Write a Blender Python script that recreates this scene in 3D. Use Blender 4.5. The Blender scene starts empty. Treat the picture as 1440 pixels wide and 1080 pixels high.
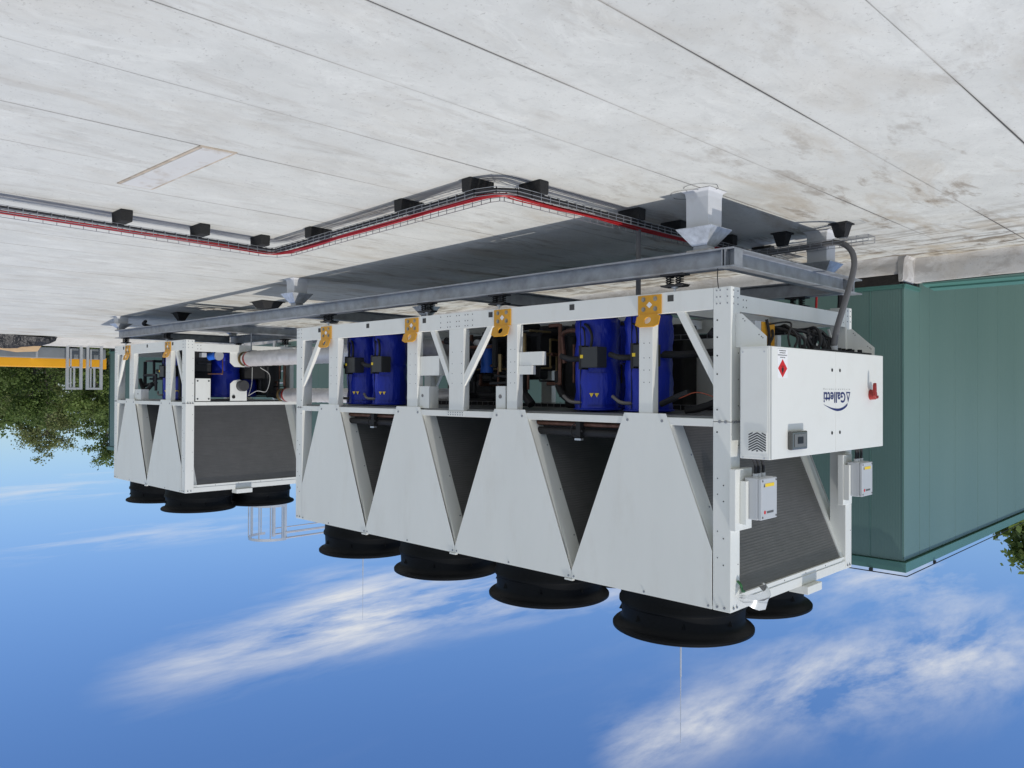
import bpy, math, random
import numpy as np
from mathutils import Vector, Matrix
PI = math.pi
random.seed(7)
scene = bpy.context.scene
COL = scene.collection

# ------------------------------------------------------------------ camera
# the photograph was taken with the phone held upside down: the camera is rolled by half a turn
F = Vector((0.7021, 0.7120, -0.00765)); Rt = Vector((0.7121, -0.7021, 0.0041)); U = Vector((0.0024, 0.0083, 1.0))
cam_d = bpy.data.cameras.new('camera'); cam = bpy.data.objects.new('camera', cam_d); COL.objects.link(cam)
F.normalize(); Rt = (Rt - F * Rt.dot(F)).normalized(); U = Rt.cross(F)
m = Matrix(((-Rt.x, -U.x, -F.x, -3.039), (-Rt.y, -U.y, -F.y, -5.416), (-Rt.z, -U.z, -F.z, 0.788), (0, 0, 0, 1)))
cam.matrix_world = m
cam_d.sensor_width = 36.0; cam_d.lens = 1125.256 / 1440 * 36
cam_d.clip_start = 0.05; cam_d.clip_end = 3000
scene.camera = cam

# ------------------------------------------------------------------ sun + sky
SUN = Vector((-0.61, -0.11, 1.0)).normalized()          # towards the sun
sun_d = bpy.data.lights.new('sun', 'SUN'); sun_d.energy = 3.1; sun_d.angle = math.radians(0.53); sun_d.color = (1.0, 0.945, 0.875)
sun = bpy.data.objects.new('sun', sun_d); COL.objects.link(sun)
sun.rotation_euler = SUN.to_track_quat('Z', 'Y').to_euler(); sun.location = (-12, -2, 20)

world = bpy.data.worlds.new("World"); scene.world = world; world.use_nodes = True
wt = world.node_tree; wt.nodes.clear()
def wn(t, **k):
    n = wt.nodes.new(t)
    for a, b in k.items(): setattr(n, a, b)
    return n
def wmath(op, a, b=None, c=None):
    n = wn('ShaderNodeMath', operation=op)
    for i, v in enumerate((a, b, c)):
        if v is None: continue
        if isinstance(v, (int, float)): n.inputs[i].default_value = v
        else: wt.links.new(v, n.inputs[i])
    return n.outputs[0]
sky = wn('ShaderNodeTexSky', sky_type='NISHITA'); sky.sun_disc = False
sky.sun_elevation = math.radians(58.5); sky.sun_rotation = math.atan2(SUN.x, SUN.y)
sky.altitude = 50; sky.air_density = 1.15; sky.dust_density = 0.35; sky.ozone_density = 2.4
tc = wn('ShaderNodeTexCoord'); sep = wn('ShaderNodeSeparateXYZ'); wt.links.new(tc.outputs['Generated'], sep.inputs[0])
dx, dy, dz = sep.outputs
AZ = wmath('ARCTAN2', dy, dx); EL = wmath('ARCSINE', dz)
zz = wmath('MAXIMUM', wmath('ADD', dz, 0.04), 0.03)
comb = wn('ShaderNodeCombineXYZ'); wt.links.new(wmath('DIVIDE', dx, zz), comb.inputs[0]); wt.links.new(wmath('DIVIDE', dy, zz), comb.inputs[1])
mp = wn('ShaderNodeMapping'); wt.links.new(comb.outputs[0], mp.inputs[0])
mp.inputs['Rotation'].default_value = (0, 0, math.radians(38)); mp.inputs['Scale'].default_value = (1.6, 0.55, 1)
n1 = wn('ShaderNodeTexNoise'); n1.inputs['Scale'].default_value = 1.9; n1.inputs['Detail'].default_value = 10; n1.inputs['Roughness'].default_value = 0.64; n1.inputs['Distortion'].default_value = 0.18
wt.links.new(mp.outputs[0], n1.inputs['Vector'])
n2 = wn('ShaderNodeTexNoise'); n2.inputs['Scale'].default_value = 0.42; n2.inputs['Detail'].default_value = 5; wt.links.new(mp.outputs[0], n2.inputs['Vector'])
def strip(a0, e0, a1, e1, w, amp, ext=1.0):
    """one elongated bank of cirrus between two directions (degrees)"""
    a0, e0, a1, e1, w = [math.radians(v) for v in (a0, e0, a1, e1, w)]
    ca, ce = (a0 + a1) / 2, (e0 + e1) / 2; L = math.hypot(a1 - a0, e1 - e0) / 2 * ext; t = math.atan2(e1 - e0, a1 - a0)
    A = wmath('SUBTRACT', AZ, ca); B = wmath('SUBTRACT', EL, ce)
    p = wmath('ADD', wmath('MULTIPLY', A, math.cos(t) / L), wmath('MULTIPLY', B, math.sin(t) / L))
    q = wmath('ADD', wmath('MULTIPLY', A, -math.sin(t) / w), wmath('MULTIPLY', B, math.cos(t) / w))
    s = wmath('ADD', wmath('MULTIPLY', wmath('MULTIPLY', p, p), wmath('MULTIPLY', p, p)), wmath('MULTIPLY', q, q))
    return wmath('MULTIPLY', wmath('EXPONENT', wmath('MULTIPLY', s, -1)), amp)
STRIPS = [(20.0, 18.2, 38.0, 15.3, 2.0, .62), (30, 16.0, 56.0, 13.0, 1.9, .78), (52.0, 24.6, 61.0, 21.0, 1.9, .85), (60.5, 20.6, 79.5, 14.6, 2.6, .9),
          (62.0, 11.6, 76, 11.6, 2.2, .55), (12.0, 9.9, 29.0, 9.1, .8, .5), (10.5, 6.5, 21, 6.2, .9, .5), (30, 13.4, 42, 12.8, 1.2, .35),
          (-60, 25, -10, 18, 6, .8), (100, 30, 150, 20, 7, .8), (-170, 24, -110, 32, 7, .8), (-150, 60, 20, 66, 13, .9), (60, 50, 170, 62, 12, .8), (-90, 38, 0, 42, 8, .8), (-200, 12, -60, 12, 7, .7), (-60, 14, -10, 10, 6, .6)]
cs = None
for s in STRIPS:
    v = strip(*s); cs = v if cs is None else wmath('ADD', cs, v)
shape = wmath('ADD', wmath('MULTIPLY', n1.outputs[0], 3.9), -1.5)
shape = wmath('MAXIMUM', shape, 0.0)
thin = wmath('MULTIPLY', wmath('MAXIMUM', wmath('SUBTRACT', n2.outputs[0], 0.50), 0.0), 0.55)
cl = wmath('ADD', wmath('MULTIPLY', cs, shape), wmath('MULTIPLY', thin, shape))
# unseen cloud overhead and behind, added for neutral fill light, in the same noise
fill_veil = wn('ShaderNodeMapRange'); fill_veil.interpolation_type = 'SMOOTHSTEP'; fill_veil.inputs[1].default_value = math.radians(30); fill_veil.inputs[2].default_value = math.radians(58); wt.links.new(EL, fill_veil.inputs[0])
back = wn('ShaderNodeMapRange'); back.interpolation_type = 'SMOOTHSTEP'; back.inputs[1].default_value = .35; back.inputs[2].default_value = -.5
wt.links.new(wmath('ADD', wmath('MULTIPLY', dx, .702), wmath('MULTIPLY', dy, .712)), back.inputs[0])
cover = wmath('MULTIPLY', wmath('MAXIMUM', fill_veil.outputs[0], back.outputs[0]), wmath('MULTIPLY', wmath('ADD', shape, 0.30), .55))
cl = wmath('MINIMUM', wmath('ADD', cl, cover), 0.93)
hz = wmath('EXPONENT', wmath('MULTIPLY', wmath('MAXIMUM', EL, 0.0), -9.0))
tint = wn('ShaderNodeMix', data_type='RGBA', blend_type='MULTIPLY'); tint.inputs[0].default_value = 1.0
wt.links.new(sky.outputs[0], tint.inputs[6]); tint.inputs[7].default_value = (0.53, 0.765, 1.12, 1)
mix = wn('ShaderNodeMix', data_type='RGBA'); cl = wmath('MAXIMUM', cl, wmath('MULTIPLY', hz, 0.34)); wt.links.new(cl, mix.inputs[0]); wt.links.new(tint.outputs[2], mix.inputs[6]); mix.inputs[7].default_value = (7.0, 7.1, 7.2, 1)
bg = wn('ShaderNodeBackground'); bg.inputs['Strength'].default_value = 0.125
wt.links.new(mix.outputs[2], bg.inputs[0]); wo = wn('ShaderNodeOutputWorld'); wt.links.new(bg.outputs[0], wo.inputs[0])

scene.render.engine = 'CYCLES'
scene.view_settings.view_transform = 'Standard'; scene.view_settings.look = 'None'
scene.view_settings.gamma = 1; scene.view_settings.use_curve_mapping = False
scene.view_settings.exposure = -0.18
scene.cycles.max_bounces = 8

# ------------------------------------------------------------------ materials
MATS = {}
def mat(name, col, rough=0.5, metal=0.0, var=0.0, vscale=4.0, bump=0.0, bscale=60.0, dirt=None, dirt_amt=0.0, dscale=3.0, stretch=(1, 1, 1), spec=None, coat=0.0, bdist=0.01, alpha=None, trans=0.0, detail=5):
    if name in MATS: return MATS[name]
    mt = bpy.data.materials.new(name); mt.use_nodes = True; nt = mt.node_tree; b = nt.nodes['Principled BSDF']
    b.inputs['Roughness'].default_value = rough; b.inputs['Metallic'].default_value = metal
    if spec is not None: b.inputs['Specular IOR Level'].default_value = spec
    if coat: b.inputs['Coat Weight'].default_value = coat
    if trans: b.inputs['Transmission Weight'].default_value = trans
    if alpha is not None: b.inputs['Alpha'].default_value = alpha
    tcn = nt.nodes.new('ShaderNodeTexCoord'); mpn = nt.nodes.new('ShaderNodeMapping'); nt.links.new(tcn.outputs['Object'], mpn.inputs[0]); mpn.inputs['Scale'].default_value = stretch
    c0 = (*col, 1)
    src = None
    if var > 0:
        n = nt.nodes.new('ShaderNodeTexNoise'); n.inputs['Scale'].default_value = vscale; n.inputs['Detail'].default_value = detail; n.inputs['Roughness'].default_value = .6
        nt.links.new(mpn.outputs[0], n.inputs['Vector'])
        r = nt.nodes.new('ShaderNodeValToRGB'); r.color_ramp.elements[0].position = .3; r.color_ramp.elements[1].position = .7
        r.color_ramp.elements[0].color = tuple(min(1, c * (1 - var)) for c in col) + (1,); r.color_ramp.elements[1].color = tuple(min(1, c * (1 + var)) for c in col) + (1,)
        nt.links.new(n.outputs[0], r.inputs[0]); src = r.outputs[0]
    if dirt is not None:
        n = nt.nodes.new('ShaderNodeTexNoise'); n.inputs['Scale'].default_value = dscale; n.inputs['Detail'].default_value = 8; n.inputs['Roughness'].default_value = .65
        nt.links.new(mpn.outputs[0], n.inputs['Vector'])
        r = nt.nodes.new('ShaderNodeValToRGB'); r.color_ramp.elements[0].position = .52; r.color_ramp.elements[1].position = .72
        r.color_ramp.elements[0].color = (0, 0, 0, 1); r.color_ramp.elements[1].color = (dirt_amt,) * 3 + (1,)
        nt.links.new(n.outputs[0], r.inputs[0])
        mx = nt.nodes.new('ShaderNodeMix'); mx.data_type = 'RGBA'; nt.links.new(r.outputs[0], mx.inputs[0])
        if src: nt.links.new(src, mx.inputs[6])
        else: mx.inputs[6].default_value = c0
        mx.inputs[7].default_value = (*dirt, 1); src = mx.outputs[2]
    if src: nt.links.new(src, b.inputs['Base Color'])
    else: b.inputs['Base Color'].default_value = c0
    if bump > 0:
        n = nt.nodes.new('ShaderNodeTexNoise'); n.inputs['Scale'].default_value = bscale; n.inputs['Detail'].default_value = 4
        nt.links.new(mpn.outputs[0], n.inputs['Vector'])
        bp = nt.nodes.new('ShaderNodeBump'); bp.inputs['Strength'].default_value = bump; bp.inputs['Distance'].default_value = bdist
        nt.links.new(n.outputs[0], bp.inputs['Height']); nt.links.new(bp.outputs[0], b.inputs['Normal'])
    MATS[name] = mt; return mt

WHITE = mat('white_powder_coat', (.765, .775, .735), .42, var=.025, vscale=1.5, bump=.05, bscale=700, dirt=(.52, .48, .40), dirt_amt=.18, dscale=2.0, stretch=(1.6, 1.6, .5), bdist=.001)
WHITE2 = mat('cabinet_paint', (.785, .79, .75), .38, var=.015, vscale=1.2, bump=.04, bscale=700, dirt=(.55, .52, .44), dirt_amt=.12, dscale=2.6, bdist=.001)
GREYBOX = mat('grey_plastic', (.50, .52, .54), .45, var=.02)
GALV = mat('galvanised_steel', (.33, .35, .375), .46, metal=.55, var=.22, vscale=9, bump=.15, bscale=40, dirt=(.20, .16, .11), dirt_amt=.35, dscale=2.5, bdist=.002)
GALVB = mat('bright_galvanised', (.52, .55, .58), .38, metal=.6, var=.25, vscale=18, bump=.1, bscale=60, bdist=.002)
BLACK = mat('black_rubber', (.012, .012, .013), .75, var=.2, bump=.3, bscale=60)
BLOCK = mat('rubber_crumb', (.016, .016, .016), .92, var=.45, vscale=120, bump=.8, bscale=260, bdist=.004)
FANB = mat('black_fan_plastic', (.0030, .0038, .0050), .55, spec=.14, var=.2, vscale=8, bump=.08, bscale=90)
HOSE = mat('black_insulation', (.012, .012, .014), .66, bump=.25, bscale=60)
DARK = mat('dark_metal', (.02, .02, .022), .6, var=.3, vscale=6)
BLUE = mat('blue_jacket', (.008, .025, .36), .32, var=.12, vscale=7, bump=.9, bscale=9, stretch=(1.0, 1.0, .45), spec=.4, bdist=.03, detail=8)
BLUE2 = mat('blue_valve_paint', (.02, .12, .55), .4)
COPPER = mat('copper_pipe', (.17, .085, .06), .45, metal=.6, var=.35, vscale=14)
BRASS = mat('brass', (.26, .19, .09), .42, metal=.7, var=.2, vscale=20)
LUG = mat('orange_paint', (.66, .32, .018), .42, var=.08, vscale=12)
YEL = mat('yellow_paint', (.80, .38, .012), .45, var=.05, vscale=2)
YLAB = mat('yellow_label', (.85, .60, .03), .5)
RED = mat('red_sheath', (.34, .010, .013), .45, var=.12, vscale=20)
REDP = mat('red_plastic', (.30, .022, .018), .45)
REDL = mat('red_print', (.62, .012, .015), .5)
NAVY = mat('navy_print', (.008, .015, .12), .45)
BLK = mat('black_print', (.01, .01, .01), .5)
PRINT = mat('grey_print', (.12, .12, .12), .5)
WLAB = mat('white_label', (.86, .86, .86), .45)
FOIL = mat('aluminium_jacket', (.68, .66, .65), .34, metal=.35, var=.06, vscale=10, bump=.5, bscale=16, stretch=(1.6, 1, 1), bdist=.02)
CHROME = mat('steel_coupling', (.6, .6, .62), .22, metal=.9)
ALU = mat('aluminium', (.62, .63, .65), .38, metal=.7, var=.08)
CONDUIT = mat('grey_conduit', (.13, .13, .135), .55, bump=.2, bscale=50)
LOUVRE = mat('louvre_dark', (.035, .036, .038), .5)
CLEAR = mat('clear_plastic', (.75, .78, .82), .18, trans=.85)
CARD = mat('brown_cardboard', (.42, .29, .16), .85, var=.15, vscale=4, bump=.3, bscale=20)
FILM = mat('black_sheeting', (.012, .012, .013), .4, bump=.7, bscale=14, bdist=.05)
DUCT = mat('grey_duct', (.20, .22, .235), .5, var=.1)
GRASS = mat('grass_ground', (.05, .075, .02), .95, var=.4, vscale=.3)
BARK = mat('bark', (.13, .11, .09), .9, var=.4, vscale=6)
LEAF = mat('leaf', (.17, .23, .065), .55, var=.5, vscale=.9, spec=.25)
LEAF2 = mat('leaf_pale', (.23, .26, .10), .55, var=.45, vscale=1.1, spec=.25)
LEAF3 = mat('leaf_dark', (.125, .18, .05), .55, var=.5, vscale=.8, spec=.25)
for lm in (LEAF, LEAF2, LEAF3):
    nt = lm.node_tree; b = nt.nodes['Principled BSDF']; tr = nt.nodes.new('ShaderNodeBsdfTranslucent'); ms = nt.nodes.new('ShaderNodeMixShader'); ms.inputs[0].default_value = .45
    l = b.inputs['Base Color'].links[0].from_socket; nt.links.new(l, tr.inputs[0]); nt.links.new(b.outputs[0], ms.inputs[1]); nt.links.new(tr.outputs[0], ms.inputs[2])
    nt.links.new(ms.outputs[0], nt.nodes['Material Output'].inputs[0])

def membrane(name, base, stain=1.0):
    mt = bpy.data.materials.new(name); mt.use_nodes = True; nt = mt.node_tree; b = nt.nodes['Principled BSDF']
    b.inputs['Roughness'].default_value = .62; b.inputs['Specular IOR Level'].default_value = .3
    g = nt.nodes.new('ShaderNodeNewGeometry')
    L = nt.links.new
    def noise(scale, det, rough, st=(1, 1, 1), dist=0.0):
        mp_ = nt.nodes.new('ShaderNodeMapping'); mp_.inputs['Scale'].default_value = st; L(g.outputs['Position'], mp_.inputs[0])
        n = nt.nodes.new('ShaderNodeTexNoise'); n.inputs['Scale'].default_value = scale; n.inputs['Detail'].default_value = det; n.inputs['Roughness'].default_value = rough; n.inputs['Distortion'].default_value = dist
        L(mp_.outputs[0], n.inputs['Vector']); return n.outputs[0]
    def ramp(v, p0, p1, a, c):
        r = nt.nodes.new('ShaderNodeValToRGB'); r.color_ramp.elements[0].position = p0; r.color_ramp.elements[1].position = p1
        r.color_ramp.elements[0].color = (a, a, a, 1); r.color_ramp.elements[1].color = (c, c, c, 1); L(v, r.inputs[0]); return r.outputs[0]
    def mixc(f, a, c):
        mx = nt.nodes.new('ShaderNodeMix'); mx.data_type = 'RGBA'
        L(f, mx.inputs[0])
        if isinstance(a, tuple): mx.inputs[6].default_value = (*a, 1)
        else: L(a, mx.inputs[6])
        mx.inputs[7].default_value = (*c, 1); return mx.outputs[2]
    def mul(a, c):
        n = nt.nodes.new('ShaderNodeMath'); n.operation = 'MULTIPLY'
        for i, v in enumerate((a, c)):
            if isinstance(v, (int, float)): n.inputs[i].default_value = v
            else: L(v, n.inputs[i])
        return n.outputs[0]
    c = mixc(ramp(noise(.9, 8, .68), .35, .7, 0, 1), base, tuple(v * .84 for v in base))
    c = mixc(ramp(noise(6, 8, .7, (1, .5, 1), .6), .48, .66, 0, .6), c, tuple(v * .80 for v in base))
    c = mixc(ramp(noise(3.3, 10, .78, (1, .5, 1), .8), .54, .62, 0, .26), c, tuple(min(.9, v * 1.22) for v in base))
    # brownish grime: streaks along the sheets and towards the wall
    sp = nt.nodes.new('ShaderNodeSeparateXYZ'); L(g.outputs['Position'], sp.inputs[0])
    mr = nt.nodes.new('ShaderNodeMapRange'); mr.inputs[1].default_value = -1.5; mr.inputs[2].default_value = 1.8; mr.inputs[3].default_value = .25; mr.inputs[4].default_value = 1.0; L(sp.outputs[1], mr.inputs[0])
    st = mul(ramp(noise(1.5, 9, .66, (1.6, .5, 1), .5), .50, .70, 0, .75 * stain), mr.outputs[0])
    c = mixc(st, c, (.34, .27, .18))
    st2 = mul(ramp(noise(4.0, 9, .7, (1.0, .28, 1), .3), .55, .64, 0, .7 * stain), mr.outputs[0])
    c = mixc(st2, c, (.19, .145, .10))
    wallm = nt.nodes.new('ShaderNodeMapRange'); wallm.inputs[1].default_value = 1.8; wallm.inputs[2].default_value = 4.2; wallm.inputs[3].default_value = 0; wallm.inputs[4].default_value = 1.0; L(sp.outputs[1], wallm.inputs[0])
    c = mixc(mul(ramp(noise(2.2, 9, .7, (.35, 1.6, 1), .6), .46, .66, 0, .7 * stain), wallm.outputs[0]), c, (.42, .36, .26))
    c = mixc(mul(ramp(noise(5, 9, .7, (.4, 1.2, 1), .6), .49, .58, 0, .9 * stain), wallm.outputs[0]), c, (.12, .09, .06))
    ea = nt.nodes.new('ShaderNodeAttribute'); ea.attribute_name = 'edge_grime'
    c = mixc(mul(mul(ea.outputs['Fac'], ea.outputs['Fac']), ramp(noise(1.7, 8, .7, (1, .6, 1), .5), .30, .62, .12, .75)), c, (.22, .19, .155))
    # speckle of grit and pale scuffs
    c = mixc(ramp(noise(38, 5, .75), .60, .67, 0, .5), c, (.22, .21, .19))
    c = mixc(ramp(noise(8, 9, .82, (1, .7, 1), 1.4), .58, .63, 0, .38), c, (.36, .355, .34))
    L(c, b.inputs['Base Color'])
    c = None
    bp = nt.nodes.new('ShaderNodeBump'); bp.inputs['Strength'].default_value = .35; bp.inputs['Distance'].default_value = .006
    L(noise(9, 8, .7), bp.inputs['Height']); L(bp.outputs[0], b.inputs['Normal'])
    MATS[name] = mt; return mt
MEMB = membrane('roof_membrane', (.60, .608, .575))
MEMW = membrane('upstand_membrane', (.56, .555, .54), .35)
BOOT = mat('membrane_boot', (.56, .57, .58), .5, var=.05, vscale=5, dirt=(.36, .33, .28), dirt_amt=.3, dscale=6)

def clad(name, ribs):
    mt = bpy.data.materials.new(name); mt.use_nodes = True; nt = mt.node_tree; b = nt.nodes['Principled BSDF']; L = nt.links.new
    b.inputs['Roughness'].default_value = .38; b.inputs['Specular IOR Level'].default_value = .5
    g = nt.nodes.new('ShaderNodeNewGeometry')
    n = nt.nodes.new('ShaderNodeTexNoise'); n.inputs['Scale'].default_value = .8; n.inputs['Detail'].default_value = 6
    mp_ = nt.nodes.new('ShaderNodeMapping'); mp_.inputs['Scale'].default_value = (1, 1, .3); L(g.outputs['Position'], mp_.inputs[0]); L(mp_.outputs[0], n.inputs['Vector'])
    r = nt.nodes.new('ShaderNodeValToRGB'); r.color_ramp.elements[0].position = .3; r.color_ramp.elements[1].position = .7
    r.color_ramp.elements[0].color = (.112, .195, .174, 1); r.color_ramp.elements[1].color = (.128, .214, .190, 1); L(n.outputs[0], r.inputs[0]); L(r.outputs[0], b.inputs['Base Color'])
    w = nt.nodes.new('ShaderNodeTexWave'); w.wave_type = 'BANDS'; w.bands_direction = ribs; w.wave_profile = 'TRI' if ribs == 'X' else 'SIN'
    w.inputs['Scale'].default_value = 10.5 if ribs == 'X' else 2.0; L(g.outputs['Position'], w.inputs['Vector'])
    bp = nt.nodes.new('ShaderNodeBump'); bp.inputs['Strength'].default_value = .22 if ribs == 'X' else .08; bp.inputs['Distance'].default_value = .004; L(w.outputs[1], bp.inputs['Height'])
    n3 = nt.nodes.new('ShaderNodeTexNoise'); n3.inputs['Scale'].default_value = 1.6; L(g.outputs['Position'], n3.inputs['Vector'])
    bp2 = nt.nodes.new('ShaderNodeBump'); bp2.inputs['Strength'].default_value = .15; bp2.inputs['Distance'].default_value = .01; L(n3.outputs[0], bp2.inputs['Height']); L(bp.outputs[0], bp2.inputs['Normal'])
    L(bp2.outputs[0], b.inputs['Normal']); return mt
TEALX = clad('teal_microrib', 'X'); TEALY = clad('teal_panel', 'Y')
TEAL = mat('teal_flashing', (.075, .195, .165), .36, var=.05)

def coil_mat():
    mt = bpy.data.materials.new('coil_fins'); mt.use_nodes = True; nt = mt.node_tree; b = nt.nodes['Principled BSDF']; L = nt.links.new
    b.inputs['Roughness'].default_value = .55; b.inputs['Metallic'].default_value = .2
    g = nt.nodes.new('ShaderNodeNewGeometry')
    n = nt.nodes.new('ShaderNodeTexNoise'); n.inputs['Scale'].default_value = 1.0; n.inputs['Detail'].default_value = 7; n.inputs['Roughness'].default_value = .7
    mp_ = nt.nodes.new('ShaderNodeMapping'); mp_.inputs['Scale'].default_value = (4, 3, 70); L(g.outputs['Position'], mp_.inputs[0]); L(mp_.outputs[0], n.inputs['Vector'])
    r = nt.nodes.new('ShaderNodeValToRGB'); r.color_ramp.elements[0].position = .25; r.color_ramp.elements[1].position = .75
    r.color_ramp.elements[0].color = (.145, .142, .138, 1); r.color_ramp.elements[1].color = (.210, .206, .200, 1); L(n.outputs[0], r.inputs[0]); L(r.outputs[0], b.inputs['Base Color'])
    return mt
COIL = coil_mat()
TUBE = mat('coil_tube', (.205, .201, .196), .5, metal=.3, var=.2, vscale=6)
LINE = mat('seam_dark', (.06, .06, .058), .9)

# ------------------------------------------------------------------ geometry helpers
class MB:
    def __init__(s): s.v = []; s.f = []; s.smooth = False
    def add(s, vs, fs):
        o = len(s.v); s.v += [tuple(v) for v in vs]; s.f += [tuple(i + o for i in f) for f in fs]; return s
    def box(s, x0, x1, y0, y1, z0, z1):
        return s.add([(x0, y0, z0), (x1, y0, z0), (x1, y1, z0), (x0, y1, z0), (x0, y0, z1), (x1, y0, z1), (x1, y1, z1), (x0, y1, z1)],
                     [(0, 3, 2, 1), (4, 5, 6, 7), (0, 1, 5, 4), (1, 2, 6, 5), (2, 3, 7, 6), (3, 0, 4, 7)])
    def hexa(s, b, t):
        """two matching quads"""
        return s.add(list(b) + list(t), [(0, 3, 2, 1), (4, 5, 6, 7), (0, 1, 5, 4), (1, 2, 6, 5), (2, 3, 7, 6), (3, 0, 4, 7)])
    def prism(s, poly, ax, a, b):
        """polygon in the plane of the other two axes, extruded along ax from a to b"""
        n = len(poly)
        def P(p, w):
            return {0: (w, p[0], p[1]), 1: (p[0], w, p[1]), 2: (p[0], p[1], w)}[ax]
        vs = [P(p, a) for p in poly] + [P(p, b) for p in poly]
        fs = [tuple(range(n))[::-1], tuple(range(n, 2 * n))] + [(i, (i + 1) % n, n + (i + 1) % n, n + i) for i in range(n)]
        return s.add(vs, fs)
    def cyl(s, p0, p1, r, seg=12, r1=None, caps=True):
        p0 = Vector(p0); p1 = Vector(p1); d = (p1 - p0).normalized(); a = d.orthogonal().normalized(); b = d.cross(a); r1 = r if r1 is None else r1
        vs = []
        for p, rr in ((p0, r), (p1, r1)):
            for i in range(seg):
                t = 2 * PI * i / seg; vs.append(p + a * (rr * math.cos(t)) + b * (rr * math.sin(t)))
        fs = [(i, (i + 1) % seg, seg + (i + 1) % seg, seg + i) for i in range(seg)]
        if caps: fs += [tuple(range(seg))[::-1], tuple(range(seg, 2 * seg))]
        s.smooth = True
        return s.add(vs, fs)
    def lathe(s, prof, cx, cy, seg=40, close=False):
        vs = []; n = len(prof)
        for r, z in prof:
            for i in range(seg):
                t = 2 * PI * i / seg; vs.append((cx + r * math.cos(t), cy + r * math.sin(t), z))
        fs = []
        for k in range(n if close else n - 1):
            k2 = (k + 1) % n
            for i in range(seg): fs.append((k * seg + i, k * seg + (i + 1) % seg, k2 * seg + (i + 1) % seg, k2 * seg + i))
        s.smooth = True
        return s.add(vs, fs)
    def tube(s, pts, r, seg=8, sub=6, smooth=True):
        pts = [Vector(p) for p in pts]
        if smooth and len(pts) > 2:
            q = []
            P = [pts[0] * 2 - pts[1]] + pts + [pts[-1] * 2 - pts[-2]]
            for i in range(1, len(P) - 2):
                for k in range(sub):
                    t = k / sub; a, b, c, d = P[i - 1], P[i], P[i + 1], P[i + 2]
                    q.append(.5 * ((2 * b) + (c - a) * t + (2 * a - 5 * b + 4 * c - d) * t * t + (3 * b - a - 3 * c + d) * t ** 3))
            q.append(pts[-1]); pts = q
        vs = []; up = None; n = len(pts)
        for i, p in enumerate(pts):
            d = (pts[min(i + 1, n - 1)] - pts[max(i - 1, 0)]).normalized()
            a = d.orthogonal().normalized() if up is None else (up - d * up.dot(d)).normalized()
            up = a; b = d.cross(a)
            for k in range(seg):
                t = 2 * PI * k / seg; vs.append(p + a * (r * math.cos(t)) + b * (r * math.sin(t)))
        fs = [(i * seg + k, i * seg + (k + 1) % seg, (i + 1) * seg + (k + 1) % seg, (i + 1) * seg + k) for i in range(n - 1) for k in range(seg)]
        fs += [tuple(range(seg))[::-1], tuple(range((n - 1) * seg, n * seg))]
        s.smooth = True
        return s.add(vs, fs)
    def build(s, name, material, parent=None, bevel=0.0, smooth=None, label=None, kind=None, cat=None, group=None):
        me = bpy.data.meshes.new(name); o = Vector((0, 0, 0))
        r = parent
        while r is not None and r.parent is not None: r = r.parent
        if r is not None: o = r.location
        me.from_pydata([(v[0] - o.x, v[1] - o.y, v[2] - o.z) for v in s.v], [], s.f)
        me.materials.append(material)
        if s.smooth if smooth is None else smooth:
            me.polygons.foreach_set('use_smooth', [True] * len(me.polygons)); me.update()
            me.set_sharp_from_angle(angle=math.radians(38))
        ob = bpy.data.objects.new(name, me); COL.objects.link(ob)
        if parent is not None: ob.parent = parent
        if bevel:
            md = ob.modifiers.new('bevel', 'BEVEL'); md.width = bevel; md.segments = 2; md.limit_method = 'ANGLE'; md.angle_limit = math.radians(40)
        if label: ob['label'] = label
        if kind: ob['kind'] = kind
        if cat: ob['category'] = cat
        if group: ob['group'] = group
        return ob
def box(name, material, parent, *b, **k): return MB().box(*b).build(name, material, parent, **k)
def thing(name, label, cat, loc=(0, 0, 0), group=None, kind=None):
    o = bpy.data.objects.new(name, None); COL.objects.link(o); o.location = loc; o.empty_display_size = .2
    o['label'] = label; o['category'] = cat
    if group: o['group'] = group
    if kind: o['kind'] = kind
    return o
def copy_tree(o, parent=None, label=None, delta=None):
    c = o.copy(); COL.objects.link(c); c.parent = parent
    if delta is not None: c.location = o.location + Vector(delta)
    if label: c['label'] = label
    for ch in list(o.children): copy_tree(ch, c)
    return c
def gz(x): return -.763 + .0175 * x          # roof surface: falls gently towards the camera side
def text_mesh(body, size, ex=0.0, bold=0.0, space=1.0):
    cu = bpy.data.curves.new('t', 'FONT'); cu.body = body; cu.size = size; cu.extrude = ex; cu.offset = bold; cu.space_character = space; cu.resolution_u = 3
    ob = bpy.data.objects.new('t', cu); COL.objects.link(ob); dg = bpy.context.evaluated_depsgraph_get(); dg.update()
    me = bpy.data.meshes.new_from_object(ob.evaluated_get(dg)); bpy.data.objects.remove(ob)
    return [v.co.copy() for v in me.vertices], [tuple(p.vertices) for p in me.polygons]
def text_on_x(mb, body, x, yl, yr, z0, z1, bold=0.0, space=1.0, fit=True):
    """lettering on a face whose normal is -x; it reads from larger y (left) to smaller y (right)"""
    vs, fs = text_mesh(body, 1.0, 0, bold, space)
    x0 = min(v.x for v in vs); x1 = max(v.x for v in vs); a0 = min(v.y for v in vs); a1 = max(v.y for v in vs)
    mb.add([(x, yl + (v.x - x0) / (x1 - x0) * (yr - yl), z0 + (v.y - a0) / (a1 - a0) * (z1 - z0)) for v in vs], fs)

# ================================================================== SETTING
gm = MB(); gm.add([(-900, -900, -6), (900, -900, -6), (900, 900, -6), (-900, 900, -6)], [(0, 1, 2, 3)])
gm.build('ground', GRASS, kind='structure')
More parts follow.
